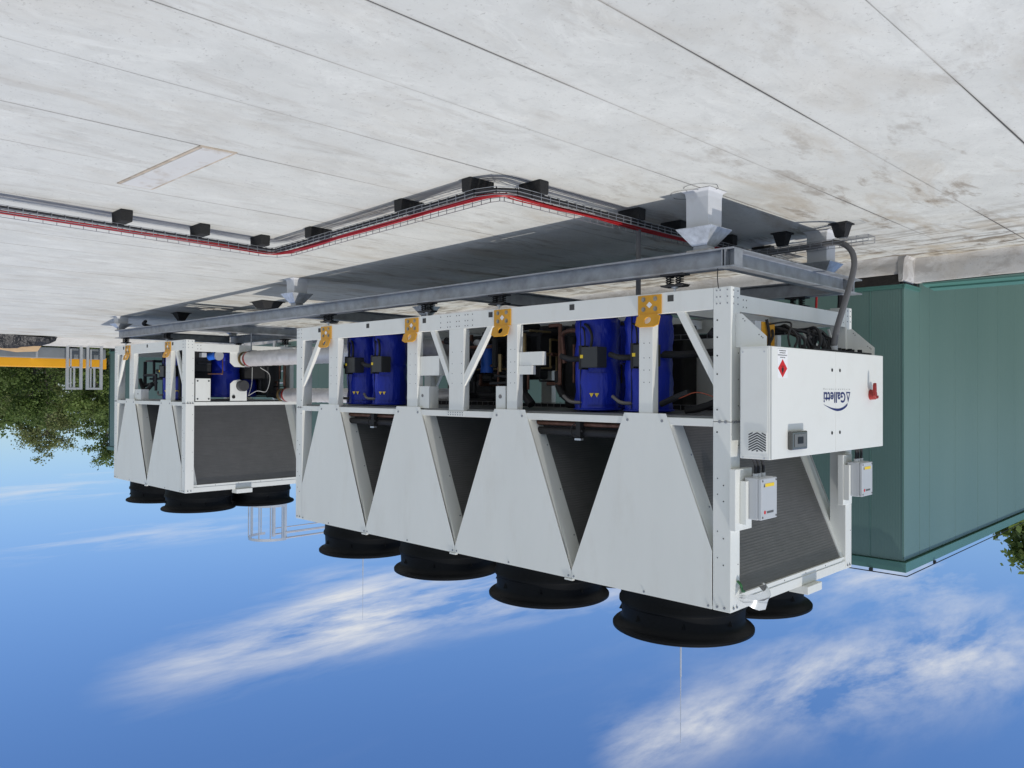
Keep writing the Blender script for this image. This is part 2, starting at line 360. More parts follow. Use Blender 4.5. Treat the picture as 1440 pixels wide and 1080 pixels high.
# lower storey that carries the roof
roof = MB().hexa([(-10.2, -12, -6.0), (18.45, -12, -6.0), (18.45, 4.5, -6.0), (-10.2, 4.5, -6.0)],
                       [(-10.2, -12, gz(-10.2) - .0033), (18.45, -12, gz(18.45) - .0033), (18.45, 4.5, gz(18.45) - .0033), (-10.2, 4.5, gz(-10.2) - .0033)]).build('roof', LINE, kind='structure')
xs = [-10.2, -9.4, -8.65, -7.85, -7.05, -6.3, -5.5, -4.72, -4.0, -3.3, -2.55, -1.79, -1.03, -.38, .22, 1.0, 1.85, 2.56, 3.2]
while xs[-1] < 18: xs.append(xs[-1] + random.choice((.72, .78, .75, .7)))
xs[-1] = 18.42
for a, b in zip(xs[:-1], xs[1:]):
    yb = 4.24 if a > .1 else 4.6
    ga = .0045
    mb = MB(); n = 40; rows = []; G = []; ga = .0019
    for j in range(n + 1):
        y = -12 + (yb + 12) * j / n; w = .005 * math.sin(y * 1.3 + a * 3)
        for (x, dz_, gr) in ((a + w + ga, -.0031, 0), (a + w + ga, 0, .9), (a + w + .010, 0, 0), ((a + b) / 2, 0, 0), (b + w - .04, 0, 0), (b + w - .012, 0, .35), (b + w - ga, 0, 1), (b + w - ga, -.0031, 1)):
            rows.append((x, y, gz(x) + dz_)); G.append(gr)
    fs = [(j * 8 + k, j * 8 + k + 1, (j + 1) * 8 + k + 1, (j + 1) * 8 + k) for j in range(n) for k in range(7)]
    mb.add(rows, fs); ob = mb.build('roof_sheet', MEMB, roof, smooth=False)
    at = ob.data.attributes.new('edge_grime', 'FLOAT', 'POINT'); at.data.foreach_set('value', G)
# rectangular repair with a grimy rim, and two small ones
def patch(pts, rim, zoff=.006):
    c = Vector((sum(p[0] for p in pts) / len(pts), sum(p[1] for p in pts) / len(pts)))
    for k, (gr, mt_, dz_) in enumerate(((rim, mat('patch_grime', (.40, .34, .27), .8, var=.3, vscale=9, dirt=(.55, .54, .51), dirt_amt=1.0, dscale=5), 0), (0, mat('patch_membrane', (.555, .555, .54), .6, var=.05, vscale=3, dirt=(.34, .28, .21), dirt_amt=.7, dscale=6), .004))):
        mb = MB(); P = [Vector(p) + Vector((math.copysign(gr, p[0] - c.x), math.copysign(gr, p[1] - c.y))) for p in pts]
        n = len(P); zt = zoff + dz_
        mb.add([(p.x, p.y, gz(p.x) + zt) for p in P] + [(p.x, p.y, gz(p.x) - .003) for p in P], [tuple(range(n))[::-1], tuple(range(n, 2 * n))] + [(i, (i + 1) % n, n + (i + 1) % n, n + i)[::1] for i in range(n)])
        mb.build('repair_patch', mt_, roof)
patch([(1.86, -3.22), (3.07, -3.28), (3.07, -3.07), (1.84, -3.03)], .022)

# upstand (parapet) along the cladded building and on along the open edge
def rough_box(x0, x1, y0, y1, z0, z1, nx, amp, name, m_, parent=None, **k):
    mb = MB(); rnd = random.Random(int(x0 * 10) + 3)
    prof = [(y0 - .05, z0 - .01), (y0 - .012, z0 + .03), (y0, z0 + .09), (y0 + .004, z1 - .03), (y0 + .02, z1), (y1, z1 + .0), (y1, z0)]
    vs = []
    for i in range(nx + 1):
        x = x0 + (x1 - x0) * i / nx; dzg = gz(x) - gz(x0)
        for j, (y, z) in enumerate(prof):
            q = amp * (rnd.random() - .5) if 1 <= j <= 4 else 0
            vs.append((x, y + q, z + dzg + q * .5))
    n = len(prof)
    fs = [(i * n + j, (i + 1) * n + j, (i + 1) * n + j + 1, i * n + j + 1) for i in range(nx) for j in range(n - 1)]
    fs += [tuple(range(n)), tuple(range(nx * n, nx * n + n))[::-1]]
    mb.add(vs, fs); mb.smooth = True; return mb.build(name, m_, parent, **k)
par = thing('parapet', 'white membrane-covered upstand along the edge of the flat roof', 'parapet', (.2, 4.2, gz(.2)))
rough_box(.238, 18.4, 4.185, 4.30, gz(.2), -.565, 60, .012, 'membrane_upstand', MEMW, par)
rough_box(-10.2, .20, 4.52, 4.66, gz(-10.2), -.49 - .18, 46, .014, 'membrane_upstand', MEMW, par)
mb = MB(); nn = 8                                                     # short bulging return at the corner
prof = [(.128, -.772), (.160, -.735), (.172, -.66), (.182, -.56), (.190, -.50), (.205, -.476), (.236, -.478), (.236, -.78)]
for j in range(nn + 1):
    y = 4.172 + .42 * j / nn; k = .012 * math.sin(PI * j / nn)
    for i, (x, z) in enumerate(prof): mb.v.append((x - (k if 1 < i < 5 else 0) + .003 * math.sin(j * 2 + i), y + (.018 if j == 0 and i in (4, 5, 6) else 0), z))
m_ = len(prof)
mb.f = [(j * m_ + k, j * m_ + k + 1, (j + 1) * m_ + k + 1, (j + 1) * m_ + k) for j in range(nn) for k in range(m_ - 1)] + [tuple(range(m_)), tuple(range(nn * m_, nn * m_ + m_))[::-1]]
mb.smooth = True; mb.build('upstand_return', MEMW, par)
mb = MB(); N = 40
for i in range(N):
    x = .238 + i * .45; dzg = (gz(x) - gz(.2))
    mb.hexa([(x, 4.225, -.57 + dzg), (x + .45, 4.225, -.57 + dzg), (x + .45, 4.26, -.57 + dzg), (x, 4.26, -.57 + dzg)], [(x, 4.222, -.446), (x + .45, 4.222, -.446), (x + .45, 4.26, -.446), (x, 4.26, -.446)])
mb.build('backing_strip', mat('bitumen', (.022, .019, .016), .85, var=.4, vscale=7, bump=.4, bscale=30), par)
mb = MB(); mb.prism([(4.585, -.478), (4.72, -.462), (4.72, -.44), (4.60, -.455), (4.585, -.462)], 0, -10.2, .10)
mb.build('coping', TEAL, par)
mb = MB(); mb.prism([(4.70, -.44), (4.86, -.425), (4.86, -.41), (4.70, -.425)], 0, -10.2, .06)
mb.build('coping_lip', TEAL, par)

# ------------------------------------------------------------------ cladded building
TX, TY, TZ = .20, 4.26, 2.73
bld = thing('clad_building', 'tall teal metal-clad building block rising behind the chillers', 'building', (TX, TY, -.45))
js = [TX + .004, .575] + [.575 + 1.0 * i for i in range(1, 26)]
for a, b in zip(js[:-1], js[1:]):
    MB().box(a + .004, b - .004, TY, TY + .08, -.40, TZ).build('wall_panel', TEALX, bld, bevel=.004)
jd = [TY + .001, 4.79, 5.15, 6.17, 7.2, 8.23, 9.26, 10.3, 11.3, 12.4, 13.4, 14.4]
for a, b in zip(jd[:-1], jd[1:]):
    MB().box(TX - .001, TX + .08, a + .003, b - .003, -6 if a > 4.6 else -.42, TZ).build('wall_panel', TEALY, bld, bevel=.004)
box('wall_core', LINE, bld, TX + .02, 25.5, TY + .02, 14.4, -6, TZ - .02)
MB().box(25.5, 25.58, TY, 14.4, -6, TZ).build('wall_panel', TEALY, bld)
mb = MB(); mb.box(.205, 25.6, TY - .018, TY - .002, -.447, -.40); mb.box(.205, 25.6, TY - .028, TY - .018, -.447, -.435); mb.build('base_flashing', TEAL, bld)
mb = MB(); mb.box(TX - .018, TX - .003, TY - .028, 4.76, -.447, -.40); mb.box(TX - .028, TX - .018, TY - .028, 4.76, -.447, -.435); mb.build('base_flashing', TEAL, bld)
mb = MB(); mb.box(TX - .035, 25.6, TY - .035, TY + .1, 2.735, 2.85); mb.build('fascia', TEAL, bld, bevel=.004)
mb = MB(); mb.box(TX - .035, TX + .1, TY + .102, 14.4, 2.735, 2.85); mb.build('fascia', TEAL, bld, bevel=.004)
box('roof_surface', mat('grey_roof', (.3, .31, .31), .8), bld, TX + .1, 25.5, TY + .1, 14.4, 2.6, 2.78)
mb = MB(); mb.box(.205, .215, TY - .004, TY - .001, -.39, TZ)
for x in js[1:]: mb.box(x - .0035, x + .0035, TY - .003, TY + .01, -.40, TZ)
mb.build('panel_joint', mat('teal_joint', (.13, .26, .225), .35), bld)
mb = MB(); mb.tube([(TX - .05, TY - .05, 2.885), (4, TY - .05, 2.885), (25, TY - .05, 2.885)], .006, 6, 1, False)
mb.tube([(TX - .05, TY - .05, 2.885), (TX - .05, 14, 2.885)], .006, 6, 1, False)
for x in (.55, 3.5, 6.5, 10, 14, 18): mb.box(x - .02, x + .02, TY - .056, TY - .03, 2.85, 2.888)
for y in (5.2,): mb.box(TX - .056, TX - .03, y - .02, y + .02, 2.85, 2.888)
mb.build('lightning_conductor', DARK, bld)

# lightning rods on the building
for (x, y, z, r, lb) in ((3.633, 5, 6.10, .012, 'tall thin white lightning rod rising behind the nearest fan'), (11.88, 5, 5.93, .010, 'shorter thin white lightning rod farther away, behind the fourth fan')):
    t = thing('lightning_rod', lb, 'lightning rod', (x, y, 2.78), group='lightning rods')
    MB().cyl((x, y, 2.8), (x, y, z - 1.0), r * 1.25, 8).build('mast', ALU, t); MB().cyl((x, y, z - 1.0), (x, y, z), r * .75, 8, r * .4).build('tip', ALU, t)
    MB().box(x - .15, x + .15, y - .15, y + .15, 2.78, 2.84).build('base', GREYBOX, t)

# caged ladder against the wall far behind
cx, cy = 14.05, 3.83
t = thing('caged_ladder', 'aluminium access ladder with safety cage on the teal wall', 'ladder', (cx, 4.2, -.5))
for s in (-1, 1): MB().box(cx + s * .26 - .035, cx + s * .26 + .035, 4.12, 4.18, -.45, 4.28).build('rail', ALU, t)
for k in range(14): MB().cyl((cx - .26, 4.15, -.2 + k * .28), (cx + .26, 4.15, -.2 + k * .28), .016, 8).build('rung', ALU, t)
for z in (1.9, 2.7, 3.45, 4.22):
    mb = MB(); P = []
    for i in range(25):
        a = PI * (1.12 * i / 24 - .06) * -1
        P.append((cx + .5 * math.cos(a), cy + .12 + .52 * math.sin(a)))
    for (p, q) in zip(P[:-1], P[1:]): mb.hexa([(p[0], p[1], z - .03), (q[0], q[1], z - .03), (q[0] * .99 + cx * .01, q[1] + .01, z - .03), (p[0] * .99 + cx * .01, p[1] + .01, z - .03)], [(p[0], p[1], z + .03), (q[0], q[1], z + .03), (q[0] * .99 + cx * .01, q[1] + .01, z + .03), (p[0] * .99 + cx * .01, p[1] + .01, z + .03)])
    mb.build('hoop', ALU, t)
for i in range(7):
    a = -PI * i / 6; x, y = cx + .49 * math.cos(a), cy + .12 + .51 * math.sin(a)
    MB().box(x - .018, x + .018, y - .008, y + .008, 1.9, 4.22).build('cage_bar', ALU, t)
for s, x in ((-1, cx - .3), (1, cx + .3)):
    mb = MB(); mb.tube([(x, 4.15, 4.24), (x, 6.2, 4.24)], .022, 8, 1, False); mb.tube([(x, 4.15, 4.10), (x, 6.2, 4.10)], .014, 8, 1, False)
    for y in (6.2,): mb.cyl((x, y, 2.8), (x, y, 4.24), .02, 8)
    mb.build('handrail', ALU, t)
mb = MB(); mb.tube([(cx - .3, 6.15, 4.15), (cx - .1, 6.1, 4.22), (cx + .3, 6.15, 4.1)], .035, 8); mb.box(cx - .32, cx - .26, 5.95, 6.2, 3.95, 4.2); mb.build('gate', mat('orange_red_plastic', (.55, .12, .05), .5), t)

# ------------------------------------------------------------------ things beyond the far edge of the roof
zf = gz(18.45)
mb = MB(); rnd = random.Random(5); n = 30
for i in range(n + 1):
    y = -12 + 16.2 * i / n; a = .03 * (rnd.random() - .5)
    for (x, z) in ((18.36, zf - .02), (18.44 + a, zf + .05), (18.5, zf + .17 + a), (18.62, zf + .20), (18.62, -1.5)): mb.v.append((x, y, z))
mb.f = [(i * 5 + k, i * 5 + k + 1, (i + 1) * 5 + k + 1, (i + 1) * 5 + k) for i in range(n) for k in range(4)]
mb.smooth = True; mb.build('membrane_kerb', MEMW, par)
t = thing('duct', 'grey sheet-metal duct lying beyond the far roof edge', 'duct', (19.0, -2, -.3))
for k, (a, b) in enumerate(((-8, -5.2), (-5.2, -2.6), (-2.6, .31), (.31, 1.9))): MB().box(18.82, 19.2, a + .012, b - .012, -.22, .045).build('duct_section', DUCT, t, bevel=.012)
for y in (-5.2, -2.6, .31): box('flange', ALU, t, 18.80, 19.22, y - .025, y + .025, -.235, .055)
for y in (-6, -3.5, -1, 1.2): box('duct_leg', DARK, t, 18.95, 19.05, y, y + .06, -1.5, -.22)
t = thing('yellow_beam', 'long bright yellow steel beam running beyond the far roof edge', 'beam', (19.3, -2, 0))
MB().box(19.22, 19.5, -12, 2.02, .02, .262).build('beam_body', YEL, t, bevel=.015)
MB().box(19.20, 19.52, 1.95, 2.03, .0, .285).build('end_plate', YEL, t)
for y in (-9, -3, 1.2): box('beam_post', DARK, t, 19.28, 19.42, y, y + .12, -6, .02)
for k, (y0, y1) in enumerate(((.92, 1.23), (1.38, 1.70))):
    t = thing('guard_frame', ('aluminium guard frame at the far roof edge, the one farther from the chillers' if k == 0 else 'aluminium guard frame at the far roof edge, the one next to the chillers'), 'guard frame', (18.6, (y0 + y1) / 2, -.3), group='aluminium guard frames')
    for y in (y0, y1): MB().box(18.56, 18.62, y - .03, y + .03, -.5 if y == y1 else -.28, .82).build('upright', ALU, t)
    MB().box(18.56, 18.62, y0 + .03, y1 - .03, .77, .82).build('top_bar', ALU, t); MB().box(18.57, 18.61, y0 + .03, y1 - .03, .25, .285).build('middle_bar', ALU, t)
    MB().box(18.57, 18.61, (y0 + y1) / 2 - .02, (y0 + y1) / 2 + .02, .285, .77).build('inner_bar', ALU, t)
    MB().box(18.57, 18.61, y0 + .06, y0 + .09, -.18, .77).build('inner_bar', ALU, t)
    MB().box(18.5, 18.7, y0 - .02, y1 + .02, -.33, -.26).build('foot_plate', ALU, t)
# sheeting and cardboard lying at the roof edge
def crumple(name, m_, x0, x1, y0, y1, z0, z1, seed, nx=8, ny=14, **k):
    rnd = random.Random(seed); mb = MB()
    for i in range(nx + 1):
        for j in range(ny + 1):
            u, v = i / nx, j / ny
            h = z0 + (z1 - z0) * math.sin(PI * min(1, u * 1.2)) * (.35 + .65 * math.sin(PI * v) ** .6) + (rnd.random() - .5) * .05
            mb.v.append((x0 + (x1 - x0) * u + (rnd.random() - .5) * .05, y0 + (y1 - y0) * v + (rnd.random() - .5) * .05, h))
    mb.f = [(i * (ny + 1) + j, (i + 1) * (ny + 1) + j, (i + 1) * (ny + 1) + j + 1, i * (ny + 1) + j + 1) for i in range(nx) for j in range(ny)]
    return mb.build(name, m_, smooth=False, **k)
crumple('plastic_sheeting', FILM, 18.05, 18.6, -1.6, .55, zf + .01, zf + .30, 3, label='crumpled black plastic sheeting lying at the far roof edge', cat='sheeting')
mb = MB(); mb.add([(18.22, -.58, zf + .05), (18.15, .02, zf + .035), (18.22, .30, zf + .07), (18.50, .24, zf + .34), (18.56, -.2, zf + .37), (18.52, -.62, zf + .31), (18.36, .28, zf + .22), (18.36, -.66, zf + .16), (18.31, -.15, zf + .22)],
                  [(0, 1, 8, 7), (1, 2, 6, 8), (8, 6, 3, 4), (7, 8, 4, 5)])
ob = mb.build('cardboard_sheet', CARD, smooth=False, label='torn flat sheet of brown cardboard on the black sheeting', cat='cardboard'); sd = ob.modifiers.new('thickness', 'SOLIDIFY'); sd.thickness = .012

# ------------------------------------------------------------------ trees
def tree(name, label, x, y, h, spread, crown_lo, seed, leafmat, leaf=.17, nl=11000, z0=-6.0, droop=0.0, group='trees beyond the roof'):
    rnd = random.Random(seed); nr = np.random.default_rng(seed)
    t = thing(name, label, 'tree', (x, y, z0), group=group)
    tb = MB(); tips = []
    top = Vector((x + rnd.uniform(-.3, .3), y + rnd.uniform(-.3, .3), z0 + h * .93))
    base = Vector((x, y, z0)); r0 = h * .014
    pts = [base.lerp(top, k / 5) + Vector((rnd.uniform(-.12, .12), rnd.uniform(-.12, .12), 0)) * (k > 0) for k in range(6)]
    for k in range(5): tb.cyl(pts[k], pts[k + 1], r0 * (1 - k / 5.5), 6, r0 * (1 - (k + 1) / 5.5), caps=False)
    nb = int(16 + h)
    for k in range(nb):
        f = crown_lo + (1 - crown_lo) * (k + rnd.random()) / nb
        s = f * 5; i = min(4, int(s)); p = pts[i].lerp(pts[i + 1], s - i)
        a = k * 2.4 + rnd.uniform(-.5, .5); g = (f - crown_lo) / (1 - crown_lo)
        L = spread * (math.sin(PI * (.18 + .80 * g)) ** .7) * rnd.uniform(.65, 1.1)
        d = Vector((math.cos(a), math.sin(a), rnd.uniform(.35, .95) * (1 - droop)))
        q = p + d.normalized() * L; mid = p.lerp(q, .5) + Vector((0, 0, .12 * L))
        rr = r0 * .38 * (1 - g * .6)
        tb.cyl(p, mid, rr, 5, rr * .6, caps=False); tb.cyl(mid, q, rr * .6, 5, rr * .2, caps=False)
        tips += [(q, .42), (mid, .36), (p.lerp(q, .78), .4)]
        for j in range(5):
            c = p.lerp(q, rnd.uniform(.35, 1)); e = c + Vector((rnd.gauss(0, 1), rnd.gauss(0, 1), rnd.gauss(.5, .6))).normalized() * rnd.uniform(.5, 1.0) * spread * .36
            tb.cyl(c, e, rr * .28, 4, rr * .08, caps=False); tips.append((e, .30)); tips.append((c.lerp(e, .5), .26))
    tips.append((top + Vector((0, 0, h * .05)), .3))
    tb.build('trunk', BARK, t)
    C = np.array([tuple(q) for q, _ in tips]); Rr = np.array([w for _, w in tips]) * spread * .40
    w = nr.random(len(C)) ** 1.5 + .12; w /= w.sum(); idx = nr.choice(len(C), nl, p=w)
    off = nr.normal(size=(nl, 3)); off[:, 2] *= .7; off *= (Rr[idx] * nr.random(nl) ** .5 * .75)[:, None]
    P = C[idx] + off
    A = nr.normal(size=(nl, 3)); A /= np.linalg.norm(A, axis=1)[:, None]; B = np.cross(A, nr.normal(size=(nl, 3))); B /= np.linalg.norm(B, axis=1)[:, None]
    s = leaf * (.55 + .8 * nr.random(nl))[:, None]
    V = np.stack([P - A * s * .5, P + B * s * .32, P + A * s * .5, P - B * s * .32], 1).reshape(-1, 3) - np.array([x, y, z0])
    me = bpy.data.meshes.new('crown'); me.from_pydata(V.tolist(), [], np.arange(nl * 4).reshape(-1, 4).tolist()); me.materials.append(leafmat)
    ob = bpy.data.objects.new('crown', me); COL.objects.link(ob); ob.parent = t
    return t
TR = [('broadleaf_tree', 'tall feathery pale-green tree rising above the low trees beyond the yellow beam', 47.4, 8.2, 10.8, 2.5, .36, 1, LEAF2, .12, 13000),
      ('broadleaf_tree', 'loose-leaved tree right beside the far end of the teal building', 45.2, 10.7, 11.3, 2.4, .34, 2, LEAF, .13, 12000),
      ('broadleaf_tree', 'low dark bushy tree at the outer end of the yellow beam', 44, 3.6, 8.3, 3.0, .12, 3, LEAF3, .14, 16000),
      ('broadleaf_tree', 'low dark bushy tree under the tall feathery tree', 41, 6.2, 8.4, 2.9, .12, 4, LEAF3, .13, 16000),
      ('broadleaf_tree', 'low mid-green tree behind the aluminium guard frames', 39.5, 8.4, 8.4, 2.6, .12, 5, LEAF, .13, 16000),
      ('broadleaf_tree', 'dense mid-green tree between the guard frames and the teal building end', 42.5, 9.8, 8.9, 2.8, .12, 6, LEAF3, .13, 16000),
      ('broadleaf_tree', 'distant dark tree filling the gap behind the yellow beam', 54, 7.0, 9.0, 4.6, .12, 7, LEAF3, .24, 14000),
      ('broadleaf_tree', 'distant dark tree behind the tall feathery tree', 58, 11.5, 9.2, 4.8, .12, 9, LEAF3, .24, 14000),
      ('broadleaf_tree', 'distant dark tree at the outer edge of the tree belt', 50, 1.0, 8.2, 4.2, .12, 8, LEAF3, .22, 14000)]
for a in TR: tree(*a)
tree('broadleaf_tree', 'large leafy tree rising behind the teal building roof', 3.4, 28.8, 13.2, 3.9, .35, 21, LEAF, .24, 42000)
tree('broadleaf_tree', 'second leafy tree behind the teal building, at its outer corner', -1.8, 30.5, 13.8, 4.0, .3, 22, LEAF, .20, 20000)
tree('broadleaf_tree', 'lower leafy tree peeping just over the teal building roof', 6.3, 32.5, 12.3, 3.2, .3, 23, LEAF, .19, 14000)

# ================================================================== STEEL SUPPORT FRAME
def ibeam(ax, a, b, c, z0, z1, w=.15, tf=.011, tw=.008):
    mb = MB()
    def bx(u0, u1, v0, v1, w0, w1):
        (mb.box(u0, u1, v0, v1, w0, w1) if ax == 0 else mb.box(v0, v1, u0, u1, w0, w1))
    poly = [(-w / 2, z0), (w / 2, z0), (w / 2, z0 + tf), (tw / 2 + .006, z0 + tf + .001), (tw / 2, z0 + tf + .008), (tw / 2, z1 - tf - .008), (tw / 2 + .006, z1 - tf - .001), (w / 2, z1 - tf), (w / 2, z1), (-w / 2, z1), (-w / 2, z1 - tf), (-tw / 2 - .006, z1 - tf - .001), (-tw / 2, z1 - tf - .008), (-tw / 2, z0 + tf + .008), (-tw / 2 - .006, z0 + tf + .001), (-w / 2, z0 + tf)]
    poly = [(c + p[0], p[1]) for p in poly]
    if ax == 0: mb.prism(poly, 0, a, b)
    else:
        n = len(poly); mb.add([(p[0], a, p[1]) for p in poly] + [(p[0], b, p[1]) for p in poly], [tuple(range(n)), tuple(range(n, 2 * n))[::-1]] + [(i, n + i, n + (i + 1) % n, (i + 1) % n) for i in range(n)])
    return mb
ZB0, ZB1 = -.288, -.142
fr = thing('steel_support_frame', 'galvanised steel I-beam grillage carrying both white chillers', 'steel frame', (0, 0, ZB0))
ibeam(0, -.035, 12.6, .04, ZB0, ZB1).build('long_beam', GALV, fr)
ibeam(0, -.035, 12.6, 2.22, ZB0, ZB1).build('long_beam', GALV, fr)
ibeam(1, .117, 2.143, .04, ZB0 + .001, ZB1 - .001).build('cross_beam', GALV, fr)
for x in (3.1, 6.2, 9.55, 12.5): ibeam(1, .117, 2.143, x, ZB0 + .001, ZB1 - .001).build('cross_beam', GALV, fr)
box('end_plate', GALV, fr, -.04, -.0355, -.02, .10, ZB0 + .012, ZB1 - .012)
ibeam(1, 2.297, 2.42, .04, ZB0 + .001, ZB1 - .001).build('cross_beam', GALV, fr)
for x in (.03, .055): box('stiffener', GALV, fr, x, x + .008, -.033, .035, ZB0 + .012, ZB1 - .012)

# pedestals: white membrane boot, folded metal collar, short steel post
def pedestal(x, y, label, boot_h=.30, s=.2):
    g = gz(x); t = thing('roof_pedestal', label, 'pedestal', (x, y, g), group='roof pedestals')
    zt = g + boot_h; h = s / 2
    mb = MB(); e = .012
    n = 6
    rings = [(h + .03, g + .002), (h + .006, g + .02), (h, g + .06), (h - .002, zt)]
    vs = [(x + sx * r, y + sy * r, z) for r, z in rings for sx, sy in ((-1, -1), (1, -1), (1, 1), (-1, 1))]
    fs = [(k * 4 + i, k * 4 + (i + 1) % 4, k * 4 + 4 + (i + 1) % 4, k * 4 + 4 + i) for k in range(3) for i in range(4)] + [(12, 13, 14, 15)]
    mb.add(vs, fs).build('boot', BOOT, t, bevel=.006, smooth=False)
    z1 = ZB0 - .045; mb = MB(); hi, ho = .066, h + .055
    vs = [(x + sx * r, y + sy * r, z) for r, z in ((ho, zt - .005), (ho, zt), (hi, z1), (hi - .004, z1), (ho - .01, zt - .006)) for sx, sy in ((-1, -1), (1, -1), (1, 1), (-1, 1))]
    fs = [(k * 4 + i, k * 4 + (i + 1) % 4, k * 4 + 4 + (i + 1) % 4, k * 4 + 4 + i) for k in range(4) for i in range(4)]
    mb.add(vs, fs).build('collar', GALVB, t, smooth=False)
    box('post', GALV, t, x - .06, x + .06, y - .055, y + .055, zt - .02, ZB0 - .002)
    mb = MB(); mb.box(x - .11, x + .11, y - .075, y + .075, ZB0 - .012, ZB0 - .001)
    mb.build('packing_plate', mat('packing', (.35, .33, .30), .8, var=.3, vscale=30), t)
    return t
p0 = pedestal(.26, .045, 'white boxed pedestal with pen circles round its foot under the nearest beam corner')
for (cx_, cy_, rr) in ((.20, -.10, .13), (.36, .02, .16)):
    mb = MB(); P = [(cx_ + rr * math.cos(a * PI / 20) * (1 + .05 * math.sin(a)), cy_ + rr * math.sin(a * PI / 20), gz(cx_) + .0075) for a in range(38)]
    mb.tube(P, .0018, 4, 1, False).build('pen_circle', LINE, p0)
pedestal(6.30, .045, 'white boxed pedestal midway along the front beam, between the two chillers', .20, .19)
pedestal(12.52, .045, 'white boxed pedestal at the far end of the front beam', .14, .19)
pedestal(.28, 2.22, 'white boxed pedestal at the rear of the near end, behind the basket tray and conduit', .31, .2)
pedestal(6.30, 2.22, 'white boxed pedestal at the rear under the gap between the chillers', .20, .19)
pedestal(12.52, 2.22, 'white boxed pedestal at the far end of the rear beam', .14, .19)

# spring isolators
def isolator(x, y, label):
    t = thing('spring_isolator', label, 'isolator', (x, y, ZB1), group='spring isolators')
    for nm, z0, z1, w in (('bottom_plate', ZB1 + .001, ZB1 + .014, .105), ('top_plate', ZB1 + .086, ZB1 + .102, .11)):
        MB().prism([(x - w, z0), (x + w, z0), (x + w - (0 if nm[0] == 'b' else .02), z1), (x - w + (0 if nm[0] == 'b' else .02), z1)], 1, y - .055, y + .055).build(nm, DARK, t)
    for sx in (-.045, .045):
        for sy in (-.022, .022):
            mb = MB(); P = [(x + sx + .019 * math.cos(a * .9), y + sy + .019 * math.sin(a * .9), ZB1 + .014 + .072 * a / 28) for a in range(29)]
            mb.tube(P, .005, 5, 1, False).build('spring', BLACK, t)
    mb = MB(); mb.cyl((x, y, ZB1 + .102), (x, y, .0), .01, 8); mb.cyl((x, y, ZB1 + .102), (x, y, ZB1 + .112), .028, 10); mb.build('stud', ALU, t)
    return t
IL = ['nearest black spring isolator under the orange lug by the near end', 'second black spring isolator from the near end, beneath the second orange lug', 'third black spring isolator, beneath the third orange lug', 'fourth black spring isolator, at the far end of the near chiller',
      'black spring isolator under the near corner of the far chiller', 'black spring isolator at the far end of the far chiller']
for x, lb in zip((.52, 2.52, 3.62, 5.54, 10.42, 12.26), IL): isolator(x, .04, lb)
for x, w_ in zip((.52, 2.52, 3.62, 5.54, 10.42, 12.26), ('first', 'second', 'third', 'fourth', 'fifth', 'last')): isolator(x, 2.22, 'black spring isolator on the rear beam, %s from the near end' % w_)

